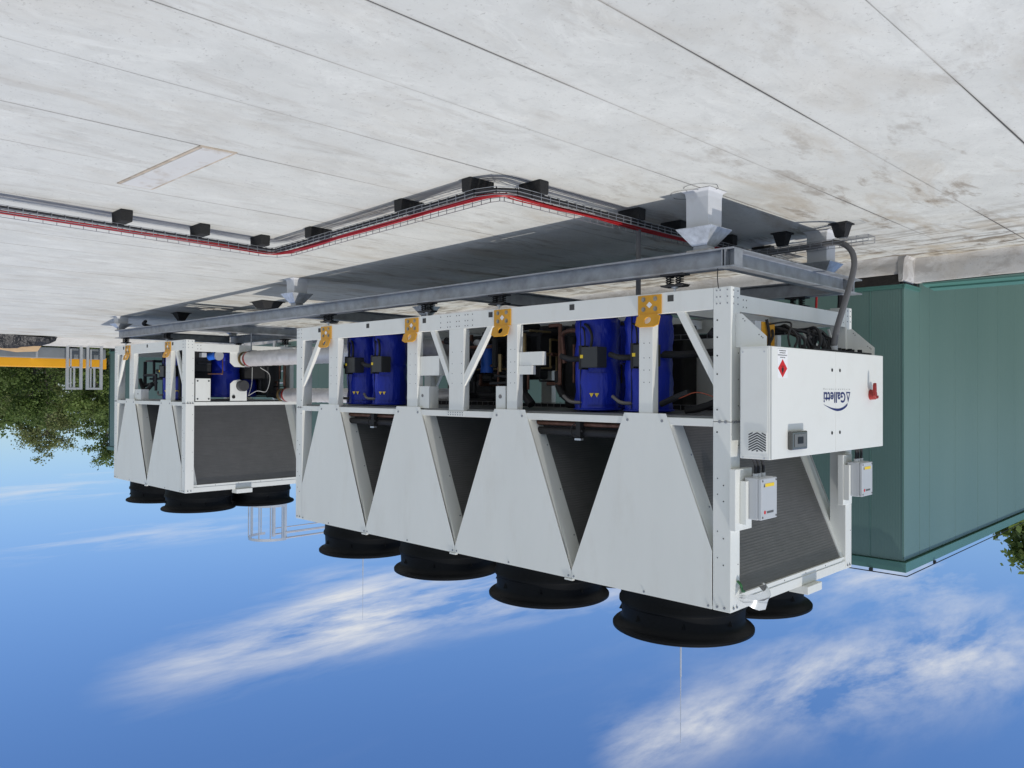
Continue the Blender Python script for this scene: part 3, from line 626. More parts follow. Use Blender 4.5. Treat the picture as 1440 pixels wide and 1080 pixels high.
# ================================================================== CHILLERS
W = 2.26
def slope_x(z, xc, x0, side):      # inclined edge of a V module
    f = (z - 1.0) / 1.38; b = xc - .205 if side < 0 else xc + .205; tt = x0 if side < 0 else x0 + PITCH
    return b + (tt - b) * f
def make_chiller(X0, L, n, label, posts, lugs, holes, braces):
    global PITCH
    PITCH = L / n
    t = thing('chiller', label, 'chiller', (X0, 0, 0), group='white air-cooled chillers')
    bolts = MB(); holesm = MB()
    def bolt(x, y, z, ax, r=.006, h=.004):
        d = [0, 0, 0]; d[ax] = -h; bolts.cyl((x, y, z), (x + d[0], y + d[1], z + d[2]), r, 6)
    def dot(x, y, z, ax, r=.005):
        d = [0, 0, 0]; d[ax] = -.0012; holesm.cyl((x, y, z), (x + d[0], y + d[1], z + d[2]), r, 6)
    # corner posts
    for sx in (0, 1):
        for sy in (0, 1):
            xa, xb = (X0, X0 + .15) if sx == 0 else (X0 + L - .15, X0 + L); ya, yb = (0, .138) if sy == 0 else (W - .138, W)
            for z0, z1 in ((0, 1.018), (1.022, 2.45)):
                MB().box(xa, xb, ya, yb, z0, z1).build('corner_post', WHITE, t, bevel=.004)
            if sy == 0:
                for z in (.025, .075, .125): [bolt(xa + dx_, 0, z, 1) for dx_ in (.03, .09, .12)]
                for z in (.25, .38, .52, .66, .93, 1.10): dot(xa + .115 if sx == 0 else xa + .03, 0, z, 1, .007)
                for z in (1.5, 1.62, 1.9, 2.1): dot(xa + .06, 0, z, 1, .006); dot(xa + .11, 0, z - .05, 1)
                bolt(xa + .05, 0, 2.42, 1, .010, .008); bolt(xa + .11, 0, 2.42, 1, .010, .008)
                for dx_ in (.04, .09): bolt(xa + dx_, 0, 1.02, 1, .012, .012)
            if sx == 0:
                for z in (.03, .08, .13): [bolt(xa, ya + dy_, z, 0) for dy_ in (.035, .1)]
                for z in (.3, .5, .7, .9, 1.2, 1.45, 1.8, 2.1): dot(xa, ya + .11, z, 0, .005)
                for dy_ in (.03, .07, .11): bolt(xa, ya + dy_, 1.02, 0, .011, .012)
                for dy_ in (.04, .09): bolt(xa, ya + dy_, 2.42, 0, .010, .008)
    # long rails front/back
    for sy in (0, 1):
        ya, yb = (.001, .05) if sy == 0 else (W - .05, W - .001)
        mb = MB(); yi = .05 if sy == 0 else W - .05; yo = .001 if sy == 0 else W - .001
        mb.box(X0 + .151, X0 + L - .151, min(yo, yo + (.004 if sy == 0 else -.004)), max(yo, yo + (.004 if sy == 0 else -.004)), .001, .165)
        yf = (yo + .004, yo + .06) if sy == 0 else (yo - .06, yo - .004)
        mb.box(X0 + .151, X0 + L - .151, yf[0], yf[1], .001, .005); mb.box(X0 + .151, X0 + L - .151, yf[0], yf[1], .161, .165)
        mb.build('base_rail', WHITE, t, bevel=.0015)
        MB().box(X0 + .151, X0 + L - .151, ya, yb, 1.0, 1.06).build('middle_rail', WHITE, t, bevel=.002)
        MB().box(X0 + .151, X0 + L - .151, ya + .02, yb, 2.385, 2.45).build('top_rail', WHITE, t, bevel=.002)
        for (a, b) in posts:
            y0, y1 = (.005, .085) if sy == 0 else (W - .085, W - .005)
            MB().box(X0 + a, X0 + b, y0, y1, .166, .999).build('upright', WHITE, t, bevel=.003)
            if sy == 0:
                for z in (.40, .52, .62, .72): dot(X0 + a + .03, .005, z, 1, .004); dot(X0 + b - .05, .005, z, 1, .004)
        for (xa, xb, xt) in braces:
            y0, y1 = (.010, .055) if sy == 0 else (W - .055, W - .010)
            w_ = .055; sg = 1 if xt > xa else -1
            zl, zr = (.75, .63) if sg > 0 else (.63, .75)
            MB().hexa([(X0 + xa - w_ * .65, y0, .166), (X0 + xa + w_ * .65, y0, .166), (X0 + xa + w_ * .65, y1, .166), (X0 + xa - w_ * .65, y1, .166)],
                      [(X0 + xt - .001, y0, zl), (X0 + xt + .001, y0, zr), (X0 + xt + .001, y1, zr), (X0 + xt - .001, y1, zl)]).build('brace', WHITE, t)
    # cross rails at the ends
    for sx in (0, 1):
        xa, xb = (X0 + .004, X0 + .045) if sx == 0 else (X0 + L - .045, X0 + L - .004)
        MB().box(xa, xb, .139, W - .139, .055, .185).build('end_rail', WHITE, t, bevel=.002)
        MB().box(xa, xb, .139, W - .139, 1.0, 1.055).build('end_rail', WHITE, t, bevel=.002)
        MB().box(xa, xb, .139, W - .139, 2.375, 2.45).build('end_rail', WHITE, t, bevel=.002)
        MB().box(xa + (.006 if sx == 0 else 0), xb - (0 if sx == 0 else .006), .139, W - .139, 2.335, 2.374).build('end_trim', WHITE, t)
        if sx == 0:
            for y in (.19, .24, W - .24, W - .19): dot(xa, y, .09, 0, .006); dot(xa, y, .145, 0, .006)
            for y in (.5, .9, 1.3, 1.7): dot(xa + .006, y, 2.355, 0, .006)
    for x in np.arange(.8, L - .5, .78): MB().box(X0 + x, X0 + x + .09, .062, W - .062, .03, .12).build('floor_member', WHITE, t)
    MB().box(X0 + .07, X0 + L - .07, .06, W - .06, .985, .998).build('middle_deck', mat('deck_galvanised', (.20, .21, .22), .5, metal=.4, var=.1), t)
    # slots in the base rail
    sl = MB()
    for x in holes: sl.box(X0 + x - .028, X0 + x + .028, -.0005, .001, .026, .077)
    sl.build('rail_slots', LINE, t)
    # lifting lugs
    for a in lugs:
        mb = MB(); x0, x1 = X0 + a, X0 + a + .225; pr = [(-.012, .0), (-.012, .172), (-.075, .275), (-.083, .270), (-.020, .168), (-.020, .0)]
        N = 14
        # plate with a real round hole in the bent tongue
        mb.box(x0, x1, -.012, -.0015, .012, .170)
        cxl = (x0 + x1) / 2; hw = (x1 - x0) / 2
        def PL(u, v, o): # u along x from centre, v along tongue 0..1 ; o offset
            return (cxl + u, -.012 - .036 * v - .010 * o, .170 + .105 * v - .003 * o)
        ring = []; outer = []
        for i in range(16):
            an = 2 * PI * i / 16 + PI / 16; ring.append((.033 * math.cos(an), .48 + .27 * math.sin(an)))
            c, s_ = math.cos(an), math.sin(an); k = 1 / max(abs(c), abs(s_)); u_ = c * k * hw * (.94 if s_ > .7 else 1); outer.append((u_, .5 + s_ * k * .5))
        vs = [PL(u, v, o) for o in (0, 1) for (u, v) in ring] + [PL(u, v, o) for o in (0, 1) for (u, v) in outer]
        fs = []
        for i in range(16):
            j = (i + 1) % 16
            fs += [(i, 32 + i, 32 + j, j), (16 + i, 16 + j, 48 + j, 48 + i), (i, j, 16 + j, 16 + i), (32 + i, 48 + i, 48 + j, 32 + j)]
        mb.add(vs, fs)
        lg = mb.build('lifting_lug', LUG, t, smooth=False)
        b_ = MB()
        for dx_ in (.055, .17):
            for z in (.045, .125): b_.cyl((x0 + dx_, -.012, z), (x0 + dx_, -.022, z), .014, 6); b_.cyl((x0 + dx_, -.012, z), (x0 + dx_, -.0145, z), .020, 12)
        b_.build('lug_bolts', mat('zinc', (.33, .31, .27), .4, metal=.6), lg, kind='stuff')
        d_ = MB(); d_.prism([(cxl - .028, .092), (cxl, .066), (cxl + .028, .092), (cxl, .118)], 1, -.0135, -.0121); d_.build('sticker', WLAB, lg)
    # V modules
    for i in range(n):
        x0 = i * PITCH; xc = x0 + PITCH / 2
        zs = 2.38
        for side in (0, 1):
            ya, yb = (.004, .019) if side == 0 else (W - .019, W - .004)
            lo, hi = x0 + .002, x0 + PITCH - .002
            P = [(xc - .205, 1.001 - .03), (xc + .205, 1.001 - .03)]
            if i == n - 1:
                xr = L - .155; zc = 1.0 + 1.38 * (xr - (xc + .205)) / (x0 + PITCH - xc - .205); P += [(xr, zc), (xr, 2.448)]
            else: P += [(hi, zs), (hi, 2.448)]
            if i == 0:
                xl = .155; zc = 1.0 + 1.38 * ((xc - .205) - xl) / ((xc - .205) - x0); P += [(xl, 2.448), (xl, zc)]
            else: P += [(lo, 2.448), (lo, zs)]
            ya2, yb2 = (-.004, .0) if side == 0 else (W, W + .004)
            pn = MB().prism([(X0 + a, b) for a, b in P], 1, ya2, yb2); pn.build('side_panel', WHITE, t, bevel=.001)
            if side == 0:
                for (a, b) in ((xc - .17, 1.03), (xc + .17, 1.03)): bolt(X0 + a, -.004, b, 1, .012, .006)
                for (a, b) in ((max(x0, .155) + .03, 2.425), (xc, 2.425), (min(x0 + PITCH, L - .155) - .03, 2.425)): bolt(X0 + a, -.004, b, 1, .010, .005)
        MB().box(X0 + x0 + (.047 if i == 0 else .004), X0 + x0 + PITCH - (.047 if i == n - 1 else .004), .052, W - .052, 2.39, 2.446).build('fan_deck', WHITE, t)
        for sg in (-1, 1):
            def sx_(z, off=0): return X0 + slope_x(z, xc, x0, sg) - sg * off
            za, zb = 1.062, 2.372
            for (ya, yb) in ((.021, .20), (W - .20, W - .021)):
                q = MB().hexa([(sx_(za), ya, za), (sx_(za, .018), ya, za), (sx_(za, .018), yb, za), (sx_(za), yb, za)] if sg < 0 else [(sx_(za, .018), ya, za), (sx_(za), ya, za), (sx_(za), yb, za), (sx_(za, .018), yb, za)],
                              [(sx_(zb), ya, zb), (sx_(zb, .018), ya, zb), (sx_(zb, .018), yb, zb), (sx_(zb), yb, zb)] if sg < 0 else [(sx_(zb, .018), ya, zb), (sx_(zb), ya, zb), (sx_(zb), yb, zb), (sx_(zb, .018), yb, zb)])
                q.build('side_flange', WHITE, t)
                if ya < 1:
                    for z in (1.3, 1.7, 2.1): bolts.cyl((sx_(z, 0), .17, z), (sx_(z, -.006), .17, z), .007, 6)
            o = .012
            def quad(z, o0, o1, ya, yb):
                a, b = sorted((sx_(z, o0), sx_(z, o1))); return [(a, ya, z), (b, ya, z), (b, yb, z), (a, yb, z)]
            c = MB().hexa(quad(za, o, o + .03, .201, W - .201), quad(zb, o, o + .03, .201, W - .201)).build('coil', COIL, t)
            mb = MB()
            for k in range(60):
                z = za + .012 + k * (zb - za - .02) / 60
                mb.hexa(quad(z, o - .0015, o, .203, W - .203), quad(z + .006, o - .0015, o, .203, W - .203))
            mb.build('coil_tubes', TUBE, c, kind='stuff')
        # fans
        for yf in (.57, W - .57):
            cx_, cy_ = X0 + xc, yf; z = 2.45
            mb = MB(); mb.lathe([(.50, z), (.528, z + .001), (.530, z + .10), (.545, z + .125), (.545, z + .15), (.527, z + .165), (.521, z + .27), (.532, z + .305), (.560, z + .328), (.592, z + .336), (.601, z + .346), (.600, z + .366), (.586, z + .374), (.545, z + .364), (.500, z + .32), (.495, z + .1)], cx_, cy_, 56, True)
            fan = mb.build('fan', FANB, t)
            mb = MB()
            for k in range(8):
                a = 2 * PI * k / 8 + .2; ca, sa = math.cos(a), math.sin(a)
                for (r0, r1, z0, z1) in ((.519, .548, z + .19, z + .25),):
                    p = Vector((-sa, ca, 0)) * .018; A_ = Vector((cx_ + ca * r0, cy_ + sa * r0, 0)); B_ = Vector((cx_ + ca * r1, cy_ + sa * r1, 0))
                    mb.add([A_ - p + Vector((0, 0, z1)), A_ + p + Vector((0, 0, z1)), A_ + Vector((0, 0, z0)), B_ + Vector((0, 0, z1))], [(0, 1, 2), (0, 3, 1), (1, 3, 2), (2, 3, 0)])
            mb.build('rim_ribs', FANB, fan, kind='stuff')
            mb = MB(); mb.cyl((cx_, cy_, z + .06), (cx_, cy_, z + .22), .11, 20); mb.build('hub', DARK, fan)
            for k in range(5):
                a = 2 * PI * k / 5; mb = MB(); vs = []
                for rr in (.10, .22, .34, .47):
                    for (dt, dz_) in ((-.32, .03), (0, .0), (.32, -.035)):
                        aa = a + dt * .34 / max(rr, .22) * .7 + rr * .5; vs.append((cx_ + rr * math.cos(aa), cy_ + rr * math.sin(aa), z + .14 + dz_ * 1.4))
                mb.add(vs, [(r * 3 + c_, r * 3 + c_ + 1, r * 3 + c_ + 4, r * 3 + c_ + 3) for r in range(3) for c_ in range(2)]); mb.smooth = True; mb.build('blade', FANB, fan)
            mb = MB()
            for rr in np.arange(.08, .52, .04):
                P = [(cx_ + rr * math.cos(2 * PI * k / 32), cy_ + rr * math.sin(2 * PI * k / 32), z + .345) for k in range(33)]; mb.tube(P, .0022, 3, 1, False)
            for k in range(8):
                a = 2 * PI * k / 8; mb.cyl((cx_ + .06 * math.cos(a), cy_ + .06 * math.sin(a), z + .341), (cx_ + .535 * math.cos(a), cy_ + .535 * math.sin(a), z + .341), .004, 4)
            mb.build('guard_grille', DARK, fan)
    # pressed foot at each module joint, seen on the top edge
    for i in range(1, n): MB().box(X0 + i * PITCH - .02, X0 + i * PITCH + .07, -.012, .02, 2.451, 2.466).build('joint_clip', WHITE, t)
    if n == 4:
        for z in (.03, .09, .14):
            for x in (2.86, 2.93, 2.97, 3.06, 3.10, 3.20, 3.24, 3.35): dot(X0 + x, .0, z, 1, .006)
        MB().box(X0 + 2.98, X0 + 3.24, -.003, .0005, 1.008, 1.052).build('splice_plate', WHITE, t)
        for k in range(7):
            for z in (1.018, 1.042): bolt(X0 + 3.0 + k * .036, -.003, z, 1, .006, .004)
    bolts.build('bolts', mat('bolt_steel', (.30, .31, .33), .4, metal=.6), t, kind='stuff'); holesm.build('rivet_holes', BLK, t, kind='stuff')
    return t
u1 = make_chiller(0, 6.22, 4, 'large white four-bay air-cooled chiller nearest the camera, with grey V-shaped coil banks', [(.705, .84), (2.24, 2.375), (2.995, 3.22), (3.74, 3.915), (5.27, 5.47)],
                  [.615, 2.315, 3.715, 5.40], [.533, 1.56, 2.60, 3.62, 4.65, 5.68], [(.45, .0, .152), (3.495, .0, 3.222), (2.62, .0, 2.993), (5.70, .0, 6.066)])
u2 = make_chiller(9.58, 3.12, 2, 'smaller white two-bay air-cooled chiller standing behind, at the far end of the beams', [(.57, .87), (2.13, 2.40)][:0] + [(.60, .80), (2.20, 2.40)],
                  [.58, 2.35], [.52, 1.58, 2.68], [(.42, .0, .152), (2.72, .0, 2.966)])

# ------------------------------------------------------------------ compressors and pipework inside the chillers
def compressor(t, x, y, r=.205, h0=.13, h1=.975, flap=True, boxside=True, seed=0, lab=None):
    rnd = random.Random(seed); mb = MB(); seg = 40; prof = []
    Z = [h0, h0 + .012, h0 + .05, h0 + .12, .32, .40, .47, .49, .505, .55, .64, .72, .80, .88, h1 - .05, h1 - .01, h1]
    vs = []
    for k, z in enumerate(Z):
        for i in range(seg):
            a = 2 * PI * i / seg
            rr = r * (.93 if k in (0, len(Z) - 1) else (.955 if k in (7, 8) else 1)) + (.006 * math.sin(3 * a + k * 1.7) + .005 * math.sin(7 * a + k * 2.3 + seed) + (rnd.random() - .5) * .007) * (1 if 1 < k < len(Z) - 2 else .3)
            vs.append((x + rr * math.cos(a), y + rr * math.sin(a), z))
    fs = [(k * seg + i, k * seg + (i + 1) % seg, (k + 1) * seg + (i + 1) % seg, (k + 1) * seg + i) for k in range(len(Z) - 1) for i in range(seg)]
    fs += [tuple(range(seg))[::-1], tuple(range((len(Z) - 1) * seg, len(Z) * seg))]
    mb.add(vs, fs); mb.smooth = True; c = mb.build('compressor', BLUE, t)
    MB().lathe([(r * .96, h1 - .03), (r * 1.09, h1 - .02), (r * 1.09, h1 - .012), (.0, h1 + .002)], x, y, 32).build('jacket_hem', BLUE, c)
    mb = MB(); mb.lathe([(r * .9, h0 - .06), (r * .9, h0 + .01)], x, y, 24); mb.box(x - .2, x + .2, y - .12, y + .12, h0 - .07, h0 - .05); mb.build('base', BLACK, c)
    # seam down the front
    mb = MB(); a = -PI / 2 + .18; mb.tube([(x + (r + .004) * math.cos(a), y + (r + .004) * math.sin(a), z) for z in (h0 + .02, .4, .6, h1 - .03)], .005, 5, 4); mb.build('seam', mat('navy_thread', (.003, .006, .05), .6), c)
    if flap:
        a0, a1 = PI * 1.02, PI * 1.43; vs = []
        for z in (.63, h1 - .06):
            for k in range(7):
                a = a0 + (a1 - a0) * k / 6; vs.append((x + (r + .014) * math.cos(a), y + (r + .014) * math.sin(a), z))
        f = MB().add(vs, [(k, k + 1, 8 + k, 7 + k) for k in range(6)]).build('front_flap', BLUE, c); f.modifiers.new('thickness', 'SOLIDIFY').thickness = .012
        # pair of small yellow warning triangles, facing out
        mb = MB(); a = PI * 1.33; ex = Vector((math.cos(a + PI / 2), math.sin(a + PI / 2), 0)); o = Vector((x + (r + .032) * math.cos(a), y + (r + .032) * math.sin(a), .83))
        for s_ in (-.024, .024):
            q = o + ex * s_; mb.add([q + ex * -.02 + Vector((0, 0, -.018)), q + ex * .02 + Vector((0, 0, -.018)), q + Vector((0, 0, .02))], [(0, 1, 2)])
        mb.build('warning_triangles', YLAB, c)
    if boxside:
        # terminal box on the camera side
        bx0, by0 = x - .10, y - r - .075
        MB().prism([(bx0 - .13, by0 - .02), (bx0 + .05, by0 - .02), (bx0 + .09, by0 + .03), (bx0 + .09, by0 + .12), (bx0 - .13, by0 + .12)], 2, .40, .585).build('terminal_box', mat('terminal_plastic', (.035, .037, .038), .5), c, bevel=.006)
        MB().box(bx0 + .052, bx0 + .088, by0 - .012, by0 + .1, .385, .60).build('box_lid', BLACK, c)
        MB().box(bx0 + .030, bx0 + .062, by0 - .0225, by0 - .0195, .47, .50).build('yellow_sticker', YLAB, c)
        mb = MB(); mb.tube([(bx0 - .02, by0 + .03, .40), (bx0 - .03, by0 + .03, .30), (bx0 + .03, by0 + .06, .22), (bx0 + .12, by0 + .1, .18), (bx0 + .2, by0 + .13, .17)], .013, 8); mb.tube([(bx0 + .05, by0 + .03, .41), (bx0 + .05, by0 + .03, .32), (bx0 + .09, by0 + .06, .23), (bx0 + .2, by0 + .12, .19)], .008, 6)
        mb.build('power_cable', HOSE, c)
    mb = MB(); mb.tube([(x + .02, y - r * .8, .50), (x + .14, y - r - .03, .50), (x + .26, y - r - .01, .47)], .026, 10); mb.build('suction_stub', HOSE, c)
    mb = MB(); mb.tube([(x + .03, y - r * .9, .90), (x + .12, y - r - .04, .89), (x + .24, y - r, .84)], .016, 8); mb.build('discharge_stub', mat('bare_steel_pipe', (.16, .15, .14), .5, metal=.3), c)
    return c
for i, (x, y) in enumerate(((1.60, .42), (1.03, .42), (5.32, .42), (4.78, .42))): compressor(u1, x, y, seed=i)
for i, (x, y) in enumerate(((1.95, 1.30),)): compressor(u1, x, y, seed=10 + i, flap=False, boxside=False)
for i, (x, y) in enumerate(((10.55, .42), (11.05, .45))): compressor(u2, x, y, r=.21, seed=20 + i)
def tubes(t, name, m_, paths, r, seg=9):
    mb = MB()
    for p in paths: mb.tube(p, r, seg)
    return mb.build(name, m_, t)
# copper and black pipework in the near chiller
tubes(u1, 'copper_pipe', COPPER, [[(2.12, .55, .52), (2.12, .52, .30), (2.10, .50, .24), (2.02, .48, .215), (1.92, .47, .215), (1.84, .46, .25), (1.82, .45, .33), (1.82, .45, .62), (1.81, .44, .76), (1.76, .44, .80), (1.62, .44, .81)]], .022)
tubes(u1, 'copper_pipe', COPPER, [[(2.20, .9, .2), (2.2, .88, .5), (2.2, .86, .8)]], .018)
tubes(u1, 'insulated_pipe', HOSE, [[(2.25, .60, .60), (2.22, .58, .75), (2.1, .55, .86), (1.9, .5, .90), (1.7, .45, .90)]], .035)
tubes(u1, 'insulated_pipe', HOSE, [[(.95, .30, .47), (.72, .45, .48), (.52, .7, .45), (.42, .9, .40)], [(.36, .3, .30), (.30, .34, .36), (.27, .38, .5), (.27, .4, .72), (.33, .4, .86), (.5, .38, .93), (.62, .36, .95)]], .032)
tubes(u1, 'loom', mat('red_orange_wire', (.35, .06, .02), .5), [[(.75, .26, .90), (.55, .20, .84), (.4, .18, .80), (.25, .2, .84), (.16, .25, .9)]], .004, 5)
tubes(u1, 'valve_handle', HOSE, [[(.78, .24, .90), (.62, .22, .84), (.5, .22, .80)]], .026)
tubes(u1, 'insulated_pipe', HOSE, [[(3.62, .3, .25), (3.45, .35, .30), (3.38, .4, .5), (3.42, .42, .75), (3.50, .42, .93)], [(3.62, .45, .24), (3.50, .46, .24), (3.36, .48, .36), (3.30, .48, .55)]], .038)
tubes(u1, 'insulated_pipe', HOSE, [[(2.9, .5, .78), (2.72, .45, .77), (2.55, .42, .83), (2.42, .40, .93)], [(2.75, .55, .2), (2.74, .5, .5), (2.73, .5, .9)]], .045)
tubes(u1, 'valve_pipe', HOSE, [[(2.62, .3, .55), (2.62, .3, .70), (2.70, .3, .80), (2.70, .3, .95)], [(2.85, .3, .64), (2.55, .3, .66), (2.48, .3, .66)], [(2.86, .25, .72), (2.5, .25, .71), (2.44, .25, .70), (2.44, .25, .5)]], .014)
tubes(u1, 'brass_valve', BRASS, [[(2.62, .35, .20), (2.60, .35, .45), (2.60, .35, .58)], [(2.70, .35, .50), (2.54, .35, .52), (2.46, .35, .50)], [(2.48, .35, .22), (2.47, .35, .48)], [(2.82, .35, .42), (2.82, .35, .60)]], .022)
def plate_hx(t, x, y, w=.2, d=.4, z0=.1, z1=.8, m_=None): return MB().box(x, x + w, y, y + d, z0, z1).build('plate_heat_exchanger', m_ or BLACK, t, bevel=.02)
plate_hx(u1, 2.02, .95, .26, .55); plate_hx(u1, 2.62, .9, .3, .5, .1, .55); plate_hx(u1, 3.42, .95, .26, .55, .1, .62)
for k, x in enumerate((2.40, 2.52, 3.30, 1.40)):
    MB().cyl((x, 1.0, .1), (x, 1.0, .62), .07, 16).build('liquid_receiver', DARK, u1)
MB().cyl((3.36, .52, .30), (3.36, .56, .30), .062, 24).build('pressure_gauge', WLAB, u1); MB().cyl((3.30, .62, .28), (3.30, .62, .6), .07, 18).build('expansion_vessel', BLUE2, u1)
MB().cyl((3.52, .20, .54), (3.38, .20, .54), .032, 14).build('brass_valve', BRASS, u1); MB().cyl((3.36, .2, .54), (3.34, .2, .54), .045, 14).build('valve_cap', BLACK, u1)
def clutter(t, x0, x1, y0, y1, n, seed):
    rnd = random.Random(seed)
    for k in range(n):
        p = Vector((rnd.uniform(x0, x1), rnd.uniform(y0, y1), rnd.uniform(.12, .9))); P = [p.copy()]; ax = rnd.choice((0, 2))
        for j in range(rnd.choice((2, 3, 3, 4))):
            q = P[-1].copy()
            if ax == 0: q.x = rnd.uniform(x0, x1)
            elif ax == 1: q.y = rnd.uniform(y0, y1)
            else: q.z = rnd.uniform(.12, .95)
            d = q - P[-1]
            if d.length < .12: continue
            if len(P) > 1: P.append(P[-1] + d * .12)
            P.append(P[-1] + (q - P[-1]) * .88); P.append(q); ax = rnd.choice([a for a in (0, 1, 2) if a != ax])
        if len(P) < 3: continue
        m_, r_ = rnd.choice(((HOSE, .028), (HOSE, .02), (HOSE, .035), (HOSE, .008), (COPPER, .014), (COPPER, .02), (DARK, .025), (BRASS, .012)))
        tubes(t, 'copper_pipe' if m_ is COPPER else 'pipe_run', m_, [P], r_, 8)
clutter(u1, 1.75, 2.4, .55, 1.2, 14, 1); clutter(u1, 2.45, 3.8, .35, 1.1, 26, 2); clutter(u1, 3.3, 4.4, .7, 1.4, 8, 3)
clutter(u2, 9.72, 10.3, .15, .6, 10, 4); clutter(u2, 9.72, 10.4, 1.15, 2.0, 16, 5); clutter(u2, 11.3, 12.3, .2, 1.2, 14, 6)
for (a, b, c_, d_, e, f_) in ((1.45, 2.35, 1.62, 1.9, .1, .97), (2.55, 2.95, 1.55, 1.8, .1, .62), (3.45, 4.0, 1.5, 1.8, .1, .66), (4.1, 4.6, 1.5, 1.75, .1, .97), (2.0, 2.3, .75, 1.0, .45, .97)):
    MB().box(a, b, c_, d_, e, f_).build('insulated_vessel', BLACK, u1, bevel=.03)
# white folded brackets carried by the uprights
def bracket(t, x0, x1, y0, y1, z0, z1, lip=True, hole=None):
    mb = MB(); mb.box(x0, x1, y0, y0 + .004, z0, z1); mb.box(x0, x0 + .004, y0 + .0045, y1, z0, z1)
    if lip: mb.box(x0 + .005, x1, y0 + .0045, y1 * .6, z1 - .004, z1)
    b = mb.build('bracket', WHITE, t)
    if hole: MB().cyl((hole[0], y0 + .001, hole[1]), (hole[0], y0 - .004, hole[1]), hole[2], 16).build('bracket_hole', mat('bolt_head', (.25, .23, .22), .4, metal=.5), b)
    return b
bracket(u1, 1.94, 2.235, .03, .08, .43, .555, lip=False); bracket(u1, 2.07, 2.235, .026, .08, .557, .64, lip=False)
bracket(u1, 3.42, 3.735, .04, .30, .43, .635); bracket(u1, 3.57, 3.735, .03, .16, .75, .985, hole=(3.68, .85, .016)); bracket(u1, 2.42, 2.55, .03, .16, .75, .985, hole=(2.49, .85, .02))
bracket(u2, 11.50, 11.78, .03, .16, .80, .985, hole=(11.64, .88, .014))
# headers under the coils in alternate gaps
for xa, xb in ((1.13, 2.19), (4.24, 5.28)):
    for z, r, m_ in ((1.092, .022, COPPER), (1.165, .036, HOSE)):
        mb = MB(); mb.tube([(xa - .35, .14, z), (xb - .05, .14, z), (xb + .02, .15, z), (xb + .05, .20, z), (xb + .05, .42, z + .04)], r, 12); mb.build('header_pipe', m_, u1)
    mb = MB(); x = (xa + xb) / 2 - .12; mb.box(x - .02, x + .03, .07, .13, 1.07, 1.21); mb.box(x - .04, x + .05, .075, .10, 1.14, 1.16); mb.tube([(x + .02, .08, 1.07), (x + .08, .07, 1.12), (x + .07, .07, 1.19), (x, .07, 1.2)], .006, 5); mb.build('sensor_clamp', BLACK, u1)
    MB().box(x - .035, x + .035, .06, .10, 1.215, 1.232).build('clamp_plate', ALU, u1)
# tray of the internal wiring along the ceiling and the floor of the bay
mb = MB()
for zc in (.93, .225):
    for z in (zc, zc + .05): mb.cyl((.2, 1.5, z), (6.0, 1.5, z), .003, 4)
    for k in range(58): mb.cyl((.2 + k * .1, 1.5, zc), (.2 + k * .1, 1.5, zc + .05), .003, 4)
mb.build('wire_tray', mat('wire_grey', (.3, .3, .31), .5, metal=.4), u1)
tubes(u1, 'cable_loom', HOSE, [[(.2, 1.53, z), (3, 1.53, z + .01), (6.0, 1.53, z)] for z in (.945, .96, .24, .255)], .016, 6)

# ------------------------------------------------------------------ control cabinet on the near end
CX, CF = -.075, -.327
cab = box('control_cabinet', WHITE2, u1, CF + .018, CX, 0, 2.15, .46, 1.285, bevel=.004)
MB().box(CF, CF + .0165, .004, 1.108, .463, 1.282).build('cabinet_door', WHITE2, cab, bevel=.003)
MB().box(CF, CF + .0165, 1.112, 2.146, .463, 1.282).build('cabinet_door', WHITE2, cab, bevel=.003)
for y in (1.035, 1.19):
    for z in (.615, 1.125):
        mb = MB(); mb.cyl((CF - .003, y, z), (CF, y, z), .014, 14); l_ = mb.build('door_lock', BLK, cab); MB().box(CF - .006, CF - .0032, y - .003, y + .003, z - .009, z + .009).build('key_slot', DARK, cab)
# side access plate with its screws, louvred vent and hood
MB().box(-.295, -.085, -.004, -.0005, .475, 1.26).build('side_plate', WHITE2, cab, bevel=.001)
mb = MB()
for x in (-.27, -.10):
    for z in (.50, 1.275): mb.cyl((x, -.004, z), (x, -.008, z), .007, 8)
mb.build('side_screws', ALU, cab)
MB().box(-.292, -.143, -.0105, -.0042, 1.085, 1.232).build('vent_frame', WHITE2, cab, bevel=.001)
mb = MB(); vx0, vx1, vz0, vz1 = -.286, -.150, 1.092, 1.225; xm = (vx0 + vx1) / 2
for k in range(-3, 9):
    z = vz0 + k * .0185
    for (xa, xb) in ((vx0, xm), (vx1, xm)):
        # chevron slats, clipped to the vent
        pa = (xa, z + .035); pb = (xb, z)
        def clip(p, q):
            (x0, z0), (x1, z1) = p, q
            def f(zc): return x0 + (x1 - x0) * (zc - z0) / (z1 - z0)
            if z0 > vz1 and z1 > vz1 or z0 < vz0 and z1 < vz0: return None
            if z0 > vz1: x0, z0 = f(vz1), vz1
            if z0 < vz0: x0, z0 = f(vz0), vz0
            if z1 < vz0: x1, z1 = f(vz0), vz0
            if z1 > vz1: x1, z1 = f(vz1), vz1
            return (x0, z0), (x1, z1)
        r = clip(pa, pb)
        if r: (x0, z0), (x1, z1) = r; mb.add([(x0, -.0108, z0 - .005), (x1, -.0108, z1 - .005), (x1, -.0108, z1 + .005), (x0, -.0108, z0 + .005), (x0, -.0122, z0 - .005), (x1, -.0122, z1 - .005)], [(0, 1, 2, 3), (4, 5, 1, 0), (3, 2, 5, 4)])
mb.build('vent_louvres', LOUVRE, cab, kind='stuff', smooth=False)
